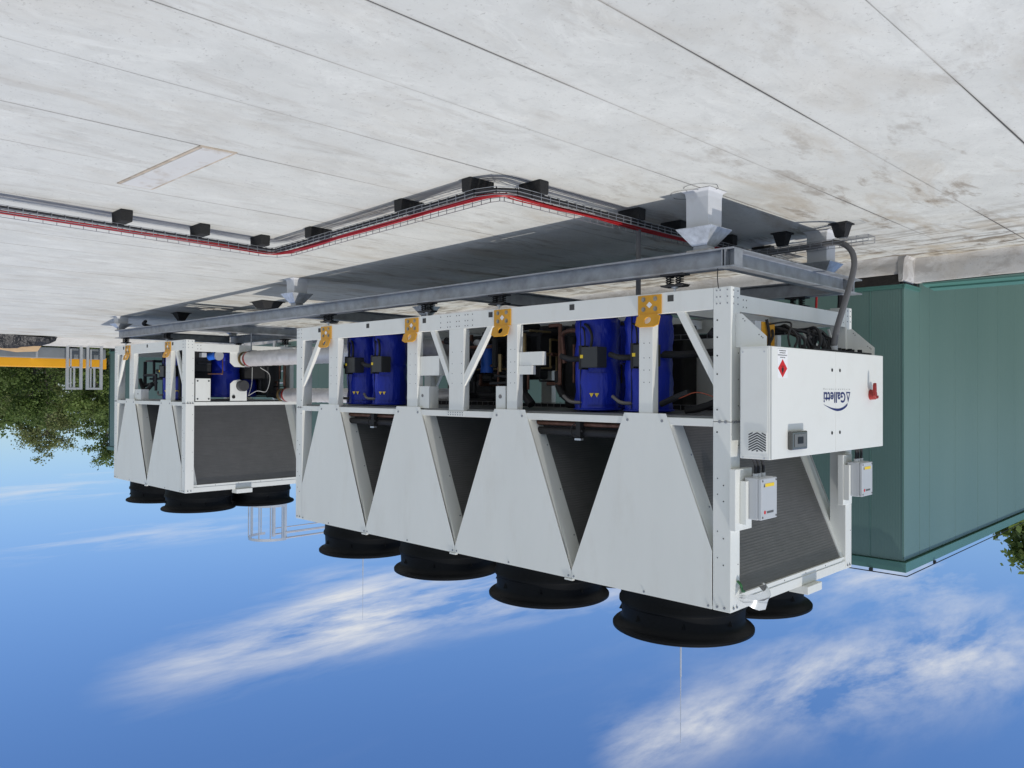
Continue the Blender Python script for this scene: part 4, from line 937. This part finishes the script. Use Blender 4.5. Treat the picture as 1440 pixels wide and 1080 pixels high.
# display under its clear cover
dy0, dy1, dz0, dz1 = .245, .505, 1.085, 1.225
MB().prism([(dy0, dz0), (dy1, dz0), (dy1, dz1), (dy0, dz1)], 0, CF - .038, CF - .0005).build('display_housing', mat('smoked_cover', (.075, .075, .07), .18, coat=.4), cab, bevel=.010)
MB().box(CF - .041, CF - .0385, dy0 + .035, dy1 - .035, dz0 + .022, dz1 - .022).build('display_frame', mat('display_bezel', (.16, .16, .155), .35), cab, bevel=.001)
MB().box(CF - .0435, CF - .0415, dy0 + .085, dy1 - .085, dz0 + .045, dz1 - .045).build('display_screen', BLK, cab)
# red rotary handle
mb = MB(); mb.cyl((CF - .045, 1.845, .815), (CF - .001, 1.845, .815), .042, 24, .046); h_ = mb.build('handle_base', REDP, cab)
mb = MB(); Hn = ([(1.805, .80), (1.86, .78), (1.94, .745 + .06), (1.95, .72 - .01), (1.915, .70), (1.885, .73), (1.88, .775), (1.84, .77)][:0] + [(1.865, .825), (1.815, .845), (1.795, .82), (1.81, .775), (1.80, .69), (1.775, .69), (1.76, .72), (1.758, .83), (1.79, .865), (1.86, .86)]); mb.prism([(1.83 + (a - 1.83) * .8, .80 + (b - .80) * .8) for a, b in Hn], 0, CF - .070, CF - .046); mb.build('rotary_handle', REDP, cab, bevel=.005)
# lettering
lt = MB()
text_on_x(lt, 'Galletti', CF - .0012, 1.303, .873, .792, .882, bold=.024, space=1.02)
text_on_x(lt, 'airconditioning', CF - .0012, 1.385, .875, .772, .785, space=2.2) if False else None
lt.build('brand_lettering', NAVY, cab)
lt = MB(); text_on_x(lt, 'airconditioning', CF - .0012, 1.395, .870, .762, .777, space=2.0); lt.build('tagline_lettering', PRINT, cab)
lt = MB(); X = CF - .0012   # hollow delta
o_ = [(1.403, .792), (1.316, .792), (1.3595, .882)]; i_ = [(1.384, .803), (1.335, .803), (1.3595, .846)]
lt.add([(X, a, b) for a, b in o_ + i_], [(0, 1, 4, 3), (1, 2, 5, 4), (2, 0, 3, 5)]); lt.build('delta_emblem', NAVY, cab)
lt = MB(); vs = []; n_ = 20           # swoosh over the name
for k in range(n_ + 1):
    u = k / n_; y = 1.345 - .47 * u; z = .893 + .046 * math.sin(PI * (u ** .78)); wd = (.0095 if u < .45 else .0095 * max(0, (1 - u) / .55)) + .0008
    vs += [(X, y, z - wd), (X, y, z + wd)]
lt.add(vs, [(2 * k, 2 * k + 2, 2 * k + 3, 2 * k + 1) for k in range(n_)]); lt.build('swoosh_emblem', NAVY, cab)
# flammable gas sticker
MB().box(CF - .0018, CF - .0003, .082, .242, .478, .690).build('hazard_label', WLAB, cab)
yc, zc = .162, .620
def ngon(pts, m_, name, off): MB().add([(CF - off, a, b) for a, b in pts], [tuple(range(len(pts)))]).build(name, m_, cab)
ngon([(yc + .073, zc), (yc, zc + .068), (yc - .073, zc), (yc, zc - .068)], REDL, 'hazard_diamond', .0024)
ngon([(yc + .018, zc + .002), (yc + .012, zc + .022), (yc + .004, zc + .032), (yc - .002, zc + .044), (yc - .006, zc + .028), (yc - .014, zc + .020), (yc - .017, zc + .004), (yc - .006, zc - .008), (yc + .008, zc - .008)][::1], BLK, 'flame_pictogram', .003)
ngon([(yc + .02, zc - .014), (yc + .02, zc - .018), (yc - .02, zc - .018), (yc - .02, zc - .014)], BLK, 'flame_bar', .003)
lt = MB(); rl = random.Random(4)
for row, (w_, z) in enumerate(((.038, .540), (.070, .523), (.045, .506), (.052, .490))):
    y = yc + w_
    while y > yc - w_:
        q = rl.choice((.004, .006, .008)); lt.box(CF - .0024, CF - .0019, y - q, y, z - .0035, z + .004 * rl.choice((.6, 1, 1))); y -= q + rl.choice((.002, .003, .006 if row == 0 else .0025))
lt.build('hazard_text', PRINT, cab)
# triangular hanging plates
for y in (.07, 2.15):
    P = [(-.001, .205), (-.05, .205), (-.25, .385), (-.25, .459), (-.001, .459)]
    p = MB().prism(P, 1, y, y + .004).build('hanging_plate', WHITE, u1)
    mb = MB()
    for (a, b) in ((-.06, .245), (-.075, .262), (-.19, .37), (-.21, .385), (-.22, .395)): mb.cyl((a, y - .0012, b), (a, y, b), .005, 6)
    mb.build('plate_screws', PRINT, p)
# glands, wires and relay boxes seen under the cabinet
mb = MB(); mb.box(-.30, -.10, .75, 1.95, .445, .458); mb.build('gland_plate', BLACK, cab)
for k in range(16):
    y = .78 + k * .072; MB().cyl((-.2 + .03 * math.sin(k * 2), y, .415), (-.2 + .03 * math.sin(k * 2), y, .446), .020, 10).build('cable_gland', BLACK, cab)
rw = random.Random(9)
for k in range(11):
    y = .55 + k * .085; mb = MB()
    mb.tube([(-.2, y, .44), (-.19 + rw.uniform(-.03, .03), y + rw.uniform(-.05, .05), .36), (-.12 + rw.uniform(-.04, .06), y + rw.uniform(-.1, .14), .30 + rw.uniform(-.06, .05)), (.05, y + rw.uniform(-.2, .2), .26), (.5, y + rw.uniform(-.3, .3), .24)], rw.choice((.008, .011, .014)), 6); mb.build('wiring', HOSE, cab)
for k in range(3):
    mb = MB(); y = 1.12 + .1 * k; mb.tube([(-.12 + .05 * k, y, .45), (-.08, y + .02, .30), (-.02, y + .22, .26), (-.02, y + .4, .34), (-.06, y + .42, .45)], .018, 8); mb.build('wiring', HOSE, cab)
tubes(u1, 'sheathed_cable', mat('white_sheath', (.5, .5, .48), .5), [[(.05, 1.85, .22), (.02, 1.84, .30), (-.02, 1.80, .34), (-.08, 1.62, .41)]], .012)
MB().box(-.02, .06, .33, .43, .24, .44).build('relay_box', GREYBOX, u1); MB().box(-.02, .10, .44, .66, .24, .44).build('contactor_box', LUG, u1, bevel=.003)
tubes(u1, 'contactor_wires', HOSE, [[(-.03, .50, .22), (-.04, .52, .32), (-.03, .55, .44)], [(-.03, .6, .30), (-.05, .56, .36), (-.03, .50, .45)]], .012, 6)
MB().box(.9, 1.5, 1.9, 2.0, .2, .95).build('rear_panel', WHITE, u1)

# isolator switch boxes on their mounting plates
def switch_box(y0, side):
    b = MB().box(-.055, -.004, y0 - .06 if side < 0 else y0 + .0, y0 + .19 if side < 0 else y0 + .20, 1.37, 1.83).build('switch_bracket', WHITE, u1, bevel=.004)
    MB().box(-.105, -.058, y0 + .005, y0 + .045, 1.46, 1.78).build('bracket_channel', WHITE, b)
    ya, yb = y0 + .05, y0 + .30
    s = MB().box(-.175, -.070, ya, yb, 1.435, 1.745).build('switch_box', GREYBOX, u1, bevel=.006)
    MB().box(-.205, -.177, ya + .001, yb - .001, 1.437, 1.743).build('box_cover', GREYBOX, s, bevel=.006)
    mb = MB()
    for (a, z) in ((ya + .02, 1.455), (yb - .02, 1.455), (ya + .02, 1.725), (yb - .02, 1.725)): mb.cyl((-.208, a, z), (-.204, a, z), .008, 8)
    mb.build('cover_screws', PRINT, s)
    MB().add([(-.2062, yb - .05, 1.475), (-.2062, ya + .06, 1.475), (-.2062, ya + .06, 1.500), (-.2062, yb - .05, 1.500)], [(0, 1, 2, 3)]).build('yellow_label', YLAB, s)
    MB().add([(-.2062, ya + .055, 1.500), (-.2062, ya + .035, 1.500), (-.2062, ya + .045, 1.472)], [(0, 1, 2)]).build('arrow_mark', BLK, s)
    MB().cyl((-.2065, ya + .055, 1.688), (-.2055, ya + .055, 1.688), .014, 16).build('red_dot', REDL, s)
    MB().add([(-.2062, yb - .06, 1.682), (-.2062, ya + .085, 1.682), (-.2062, ya + .085, 1.698), (-.2062, yb - .06, 1.698)], [(0, 1, 2, 3)]).build('small_print', PRINT, s)
    for k, yy in enumerate((ya + .05, ya + .10, ya + .17)):
        MB().cyl((-.13, yy, 1.405), (-.13, yy, 1.436), .019, 12).build('cable_gland', GREYBOX, s)
        if k != 1 or True: mb = MB(); mb.tube([(-.13, yy, 1.41), (-.135, yy - .005, 1.36), (-.15, yy - .05, 1.31), (-.16, yy - .12, 1.27)], .012, 8); mb.build('black_cable', HOSE, s)
switch_box(.03, -1); switch_box(1.93, 1)
box('switch_bracket', WHITE, u1, -.02, -.003, 2.06, 2.2, 1.36, 1.84)
# clear plastic wrap and earth wire at the top corner
rw = random.Random(3); mb = MB()
for k in range(9):
    u = k / 8; x = -.02 - .13 * math.sin(PI * u); y = .07 + .36 * u; z = 2.33 + .03 * math.sin(5 * u); hh = .02 + .07 * math.sin(PI * u)
    mb.v += [(x, y, z - hh * .6), (x - .03, y + rw.uniform(-.01, .01), z), (x + rw.uniform(-.01, .02), y, z + hh)]
mb.f = [(3 * k + c_, 3 * k + c_ + 1, 3 * k + c_ + 4, 3 * k + c_ + 3) for k in range(8) for c_ in range(2)]; mb.build('plastic_wrap', CLEAR, u1, smooth=True)
tubes(u1, 'earth_wire', mat('green_wire', (.02, .12, .03), .5), [[(-.006, .09, 2.22), (-.03, .10, 2.25), (-.02, .14, 2.30), (-.004, .2, 2.32)]], .010, 7)
for (X0, y) in ((0, 1.35), (9.58, .98)): MB().box(X0 - .05, X0 + .12, y - .14, y + .14, 2.452, 2.52).build('junction_box', WHITE, u1 if X0 == 0 else u2, bevel=.003)

# ------------------------------------------------------------------ end of the far chiller
E0 = 9.58
MB().box(E0 - .01, E0 + .02, .155, .40, .62, .985).build('access_plate', WHITE, u2, bevel=.003)
mb = MB()
for y in (.185, .37):
    for z in (.66, .95): mb.cyl((E0 - .014, y, z), (E0 - .01, y, z), .014, 8)
mb.build('plate_screws', DARK, u2)
MB().prism([(.742, .70), (.80, .65), (.90, .63), (1.0, .66), (1.035, .72), (1.035, .985), (.742, .985)], 0, E0 + .005, E0 + .012).build('pipe_plate', WHITE, u2)
MB().cyl((E0 - .10, .935, .735), (E0 + .02, .935, .735), .092, 28).build('capped_nozzle', mat('dark_cap', (.05, .05, .052), .5), u2, bevel=.006)
MB().cyl((E0 - .005, .80, .92), (E0 + .006, .80, .92), .028, 14).build('plug', BLACK, u2)
MB().prism([(.742, .17), (1.0, .17), (1.0, .42), (.82, .42), (.742, .35)], 0, E0 + .02, E0 + .027).build('pipe_plate', WHITE, u2)
c = compressor(u2, E0 + .52, .90, r=.24, h0=.18, h1=.93, flap=False, boxside=False, seed=33)
plate_hx(u2, E0 + .45, 1.55, .5, .35, .12, .9, DARK); compressor(u2, E0 + .75, 1.38, r=.2, h0=.15, h1=.93, flap=False, boxside=False, seed=34)
MB().box(E0 + .25, E0 + .5, 1.12, 1.5, .35, .62).build('starter_box', BLACK, u2, bevel=.01)
MB().cyl((E0 + .06, .575, .24), (E0 + .09, .575, .24), .078, 28).build('pressure_gauge', ALU, u2); MB().cyl((E0 + .10, .52, .24), (E0 + .2, .47, .26), .06, 18).build('flow_switch', BLUE2, u2)
tubes(u2, 'copper_pipe', COPPER, [[(E0 + .2, .70, .26), (E0 + .2, .70, .52), (E0 + .2, .66, .535), (E0 + .2, .45, .54)]], .010)
tubes(u2, 'brass_valve', BRASS, [[(E0 + .25, .25, .26), (E0 + .25, .36, .27), (E0 + .25, .5, .26)]], .022)
tubes(u2, 'white_wire', mat('white_sheath', (.5, .5, .48), .5), [[(E0 - .02, 1.05, .9), (E0 - .03, 1.2, .82), (E0 - .02, 1.38, .82), (E0, 1.45, .55), (E0 + .05, 1.3, .42)], [(E0 + .1, 1.18, .42), (E0 + .08, 1.16, .7), (E0, 1.06, .9)]], .006, 5)
MB().box(E0 + .1, E0 + .2, .30, .38, .2, .27).build('sensor_box', GREYBOX, u2)
MB().box(E0 + .2, E0 + .6, .18, .5, .12, .5).build('dark_module', BLACK, u2)
plate_hx(u2, E0 + .5, .3, .3, .35, .1, .9, DARK)
tubes(u2, 'hose', HOSE, [[(12.0, .2, .62), (11.9, .2, .75), (11.75, .2, .82), (11.55, .2, .76), (11.45, .2, .7)]], .035)
tubes(u2, 'hose', HOSE, [[(11.9, .25, .30), (11.9, .25, .70), (11.8, .25, .72), (11.4, .25, .68)]], .030)
MB().box(10.9, 11.5, 1.3, 1.6, .12, .8).build('electrical_box', BLACK, u2, bevel=.01)
MB().box(11.7, 12.2, 1.6, 1.9, .3, .9).build('electrical_box', DARK, u2, bevel=.01)
MB().box(11.15, 11.6, .6, .9, .15, .85).build('control_module', mat('module_grey', (.12, .125, .13), .5), u2, bevel=.004)

# chilled-water pipes between the two chillers
def water_pipe(y, z, r, label, x1):
    t = thing('water_pipe', label, 'pipe', (6.0, y, z), group='jacketed water pipes')
    xa, xb = 4.4, x1
    mb = MB(); n = 90; seg = 26; rr = random.Random(int(y * 10)); vs = []
    for i in range(n + 1):
        x = xa + (xb - .25 - xa) * i / n; q = r + .004 * math.sin(i * 2.1) + (rr.random() - .5) * .004
        for k in range(seg): a = 2 * PI * k / seg; vs.append((x, y + (q + .003 * math.sin(3 * a + i * .8)) * math.cos(a), z + q * math.sin(a)))
    mb.add(vs, [(i * seg + k, i * seg + (k + 1) % seg, (i + 1) * seg + (k + 1) % seg, (i + 1) * seg + k) for i in range(n) for k in range(seg)] + [tuple(range(seg)), tuple(range(n * seg, n * seg + seg))[::-1]])
    mb.smooth = True; mb.build('jacket', FOIL, t)
    MB().cyl((xb - .255, y, z), (xb + .2, y, z), r * .62, 20).build('steel_pipe', DARK, t)
    MB().cyl((xb - .24, y, z), (xb - .20, y, z), r * 1.02, 24).build('red_flange', REDP, t); MB().cyl((xb - .16, y, z), (xb - .08, y, z), r * .92, 24, r * .86).build('coupling', CHROME, t)
    MB().cyl((xb - .05, y, z), (xb - .03, y, z), r * .98, 24).build('coupling_ring', BRASS, t)
    MB().box(xb - .15, xb - .09, y - .03, y + .03, z + r * .85, z + r * 1.1).build('coupling_bolt', ALU, t)
water_pipe(.985, .285, .125, 'silver-jacketed water pipe between the chillers, the lower of the two', E0 + .02)
water_pipe(1.68, .885, .115, 'silver-jacketed water pipe between the chillers, the upper of the two', E0 + .02)
mb = MB(); mb.cyl((9.35, .99, -.135), (9.35, .99, .16), .012, 8); mb.box(9.28, 9.42, .93, 1.05, .145, .16)
mb.build('pipe_prop', GALV, label='thin upright steel prop holding the lower silver pipe', cat='pipe support')

# ================================================================== ROOF-TOP CABLE TRAYS
WIRE = mat('wire_mesh', (.30, .31, .33), .4, metal=.5)
def tray(name, label, pts, w, h, zoff, step=.1, group='wire basket cable trays'):
    """basket tray following a polyline on the roof"""
    t = thing(name, label, 'cable tray', (pts[0][0], pts[0][1], gz(pts[0][0])), group=group)
    P = [Vector((p[0], p[1], 0)) for p in pts]
    def off(d_):
        o = []
        for i, p in enumerate(P):
            ds = []
            if i > 0: ds.append((P[i] - P[i - 1]).normalized())
            if i < len(P) - 1: ds.append((P[i + 1] - P[i]).normalized())
            nn_ = [Vector((-d.y, d.x, 0)) for d in ds]; n = (sum(nn_, Vector())).normalized(); n = n / max(.5, n.dot(nn_[0])); o.append(p + n * d_)
        return [Vector((q.x, q.y, gz(q.x) + zoff)) for q in o]
    mb = MB(); r = .0028
    lines = [(-w / 2, h), (-w / 2, h * .5), (-w / 2, 0), (-w / 4, 0), (0, 0), (w / 4, 0), (w / 2, 0), (w / 2, h * .5), (w / 2, h)]
    L = {d_: off(d_) for d_ in set(l[0] for l in lines)}
    for d_, z in lines:
        Q = [q + Vector((0, 0, z)) for q in L[d_]]
        for a, b in zip(Q[:-1], Q[1:]): mb.cyl(a, b, r, 4, caps=False)
    for i in range(len(P) - 1):
        a0, a1 = L[-w / 2][i], L[-w / 2][i + 1]; b0, b1 = L[w / 2][i], L[w / 2][i + 1]
        n = max(1, int(max((a1 - a0).length, (b1 - b0).length) / step))
        for k in range(n + 1):
            a, b = a0.lerp(a1, k / n), b0.lerp(b1, k / n); up = Vector((0, 0, h))
            mb.cyl(a + up, a, r, 4, caps=False); mb.cyl(b + up, b, r, 4, caps=False); mb.cyl(a, b, r, 4, caps=False)
    mb.smooth = False; mb.build('wire_mesh', WIRE, t, kind='stuff')
    return t, off
PTS = [(1.03, 3.4), (1.02, 1.0), (1.0, -1.22), (1.0, -1.34), (1.05, -1.42), (1.17, -1.46), (4.08, -1.40), (4.19, -1.44), (4.22, -1.55), (4.02, -3.9), (3.6, -8.5)]
tr1, off1 = tray('basket_cable_tray', 'long wire basket tray zigzagging over the open roof with black and red cables in it', PTS, .19, .055, .10)
def run(d0, z0, amp, r, m_, name, label, group, seed):
    rnd = random.Random(seed); ph = rnd.uniform(0, 6); ph2 = rnd.uniform(0, 6)
    base = [Vector((p[0], p[1], 0)) for p in PTS]; out = []; s = 0
    for i in range(len(base) - 1):
        d = (base[i + 1] - base[i]); n = max(1, int(d.length / .16)); nrm = Vector((-d.y, d.x, 0)).normalized()
        for k in range(n):
            p = base[i].lerp(base[i + 1], k / n); ss = s + d.length * k / n
            q = p + nrm * (d0 + amp * math.sin(ss * 1.7 + ph) + amp * .6 * math.sin(ss * 3.9 + ph2)); out.append((q.x, q.y, gz(q.x) + .104 + z0 + r + abs(amp) * .25 * (1 + math.sin(ss * 2.3 + ph2))))
        s += d.length
    mb = MB(); mb.tube(out, r, 6, 2); mb.build(name, m_, label=label, cat='cable', group=group)
for k in range(4): run(-.038 - .0165 * k, .0, .002, .008, HOSE, 'black_cable', 'one of the black power cables lying along the long basket tray beside the red ones', 'black cables in the basket tray', 40 + k)
for k in range(6): run(.000 + .018 * (k % 4), .012 + .014 * (k // 4), .013, .0058, RED, 'red_cable', 'one of the bright red cables snaking along the middle of the long basket tray', 'red cables in the basket tray', 60 + k)
for k in range(3): run(.045 + .012 * k, .010, .018, .0050, RED, 'red_cable', 'one of the bright red cables snaking along the middle of the long basket tray', 'red cables in the basket tray', 80 + k)
for k in range(1): run(-.018, .0, .006, .0065, HOSE, 'black_cable', 'one of the black power cables lying along the long basket tray beside the red ones', 'black cables in the basket tray', 100 + k)
# recycled-rubber blocks below the tray
BL = [(3.98, -2.95, 1, 'rubber block under the tray, the one standing alone farthest out on the open roof'), (4.06, -2.25, 1, 'rubber block under the tray, between the lone one and the inner bend'), (4.14, -1.62, 1, 'rubber block just beside the inner bend of the tray'),
      (3.45, -1.40, 0, 'rubber block under the straight stretch, nearest the inner bend'), (2.07, -1.42, 0, 'rubber block in the middle of the straight stretch of tray'), (1.24, -1.44, 0, 'long rubber block on the far side of the outer bend of the tray'),
      (1.0, -1.10, 1, 'long rubber block on the camera side of the outer bend of the tray'), (1.0, .12, 1, 'rubber block half shaded, on the tray run heading under the beam'), (1.02, .78, 1, 'rubber block under the tray right behind the nearest pedestal'),
      (1.02, 1.7, 1, 'rubber block under the tray in the shade behind the beam corner'), (1.03, 2.5, 1, 'rubber block under the tray deepest below the chiller'), (3.85, -5.2, 1, 'rubber block under the outgoing tray near the picture edge')]
for x, y, ax, lb in BL:
    g = gz(x); rnd = random.Random(int(x * 100 + y * 10)); a, b = (.17, .055) if ax == 1 else (.055, .17)
    zt = .098; vs = []
    nx_, ny_, nz_ = (6, 3, 3)
    mb = MB()
    if ax == 1: prof = [(-.05, 0), (.05, 0), (.045, zt), (-.045, zt)]; mb.prism([(y + p, g + q) for p, q in prof], 0, x - .11, x + .11)
    else: prof = [(-.05, 0), (.05, 0), (.045, zt), (-.045, zt)]; mb.prism([(x + p, g + q) for p, q in prof], 1, y - .12, y + .12)
    ob = mb.build('rubber_block', BLOCK, bevel=.008, label=lb, cat='rubber block', group='rubber blocks under the tray')
# second short tray beside the rear pedestal with its two conical feet
TP = [(-.28, 2.0), (1.2, 1.96)]
tr2, _ = tray('basket_cable_tray', 'short wire basket tray on conical feet carrying the grey conduit towards the cabinet', TP, .17, .055, .145)
def cone_foot(x, y, h, r0, r1, label):
    g = gz(x); t = thing('tray_foot', label, 'tray foot', (x, y, g), group='conical tray feet')
    MB().hexa([(x - r0, y - r0, g), (x + r0, y - r0, g), (x + r0, y + r0, g), (x - r0, y + r0, g)], [(x - r1, y - r1, g + h), (x + r1, y - r1, g + h), (x + r1, y + r1, g + h), (x - r1, y + r1, g + h)]).build('foot_body', BLACK, t, bevel=.006)
    MB().box(x - r0 - .012, x + r0 + .012, y - r0 - .012, y + r0 + .012, g, g + .012).build('foot_rim', BLACK, t)
cone_foot(-.02, 1.97, .13, .075, .045, 'black conical foot under the outer end of the short tray'); cone_foot(.56, 1.98, .13, .07, .042, 'black conical foot under the inner end of the short tray')
cone_foot(8.75, .95, .11, .19, .12, 'broad dark foot standing on the roof under the gap between chillers'); cone_foot(11.2, .6, .14, .12, .05, 'dark conical foot far under the smaller chiller'); cone_foot(9.4, 2.6, .2, .16, .05, 'dark conical foot at the rear beneath the water pipes')
mb = MB(); mb.tube([(1.15, 1.97, gz(1) + .175), (.6, 1.99, gz(.6) + .172), (.2, 1.99, gz(.2) + .17), (.06, 1.97, gz(0) + .168), (-.06, 1.93, -.56), (-.16, 1.86, -.47), (-.22, 1.76, -.34), (-.235, 1.65, -.18), (-.225, 1.54, .02), (-.21, 1.42, .24), (-.205, 1.36, .40)], .026, 12, 8)
mb.build('flexible_conduit', CONDUIT, label='thick grey flexible conduit arching from the short tray up to the control cabinet', cat='conduit')
MB().cyl((-.205, 1.36, .40), (-.205, 1.36, .445), .034, 14).build('conduit_gland', GREYBOX, cab)
# upright stub pipe behind the front beam, and a hanging wire
mb = MB(); mb.cyl((1.06, .3, gz(1.05) + .10), (1.06, .3, .02), .022, 12); mb.cyl((1.06, .3, gz(1) + .10), (1.06, .3, gz(1) + .13), .027, 12); mb.build('stub_pipe', CONDUIT, label='upright grey pipe rising from the tray through the front beam', cat='pipe')
tubes(None, 'hanging_wire', BLACK, [[(.10, -.02, -.14), (.10, -.025, -.07), (.10, -.01, .01)]], .004, 5)
hw = bpy.data.objects['hanging_wire']; hw['label'] = 'short thin black wire hanging at the near corner between beam and chiller'; hw['category'] = 'wire'
# dark hose loop behind the far end of the beam
mb = MB(); mb.tube([(11.9, .25, gz(12) + .12), (12.1, .3, gz(12) + .16), (12.0, .5, gz(12) + .2), (11.3, .8, gz(11) + .16), (10.3, 1.0, gz(10) + .14), (8, 1.2, gz(8) + .12)], .03, 8); mb.build('black_hose', HOSE, label='black hose looping over the roof behind the far end of the front beam', cat='hose')
mb = MB(); mb.tube([(.18, 2.45, -.30), (.19, 2.46, -.05), (.2, 2.44, .15)], .03, 8); mb.build('riser_cable', HOSE, label='thick black riser cable passing the far near-end corner of the beam', cat='cable')
mb = MB(); mb.tube([(.42, 2.45, -.30), (.43, 2.45, -.05), (.42, 2.4, .18)], .012, 8); mb.build('riser_cable', RED, label='thin red riser cable beside the thick black one behind the end rail', cat='cable')
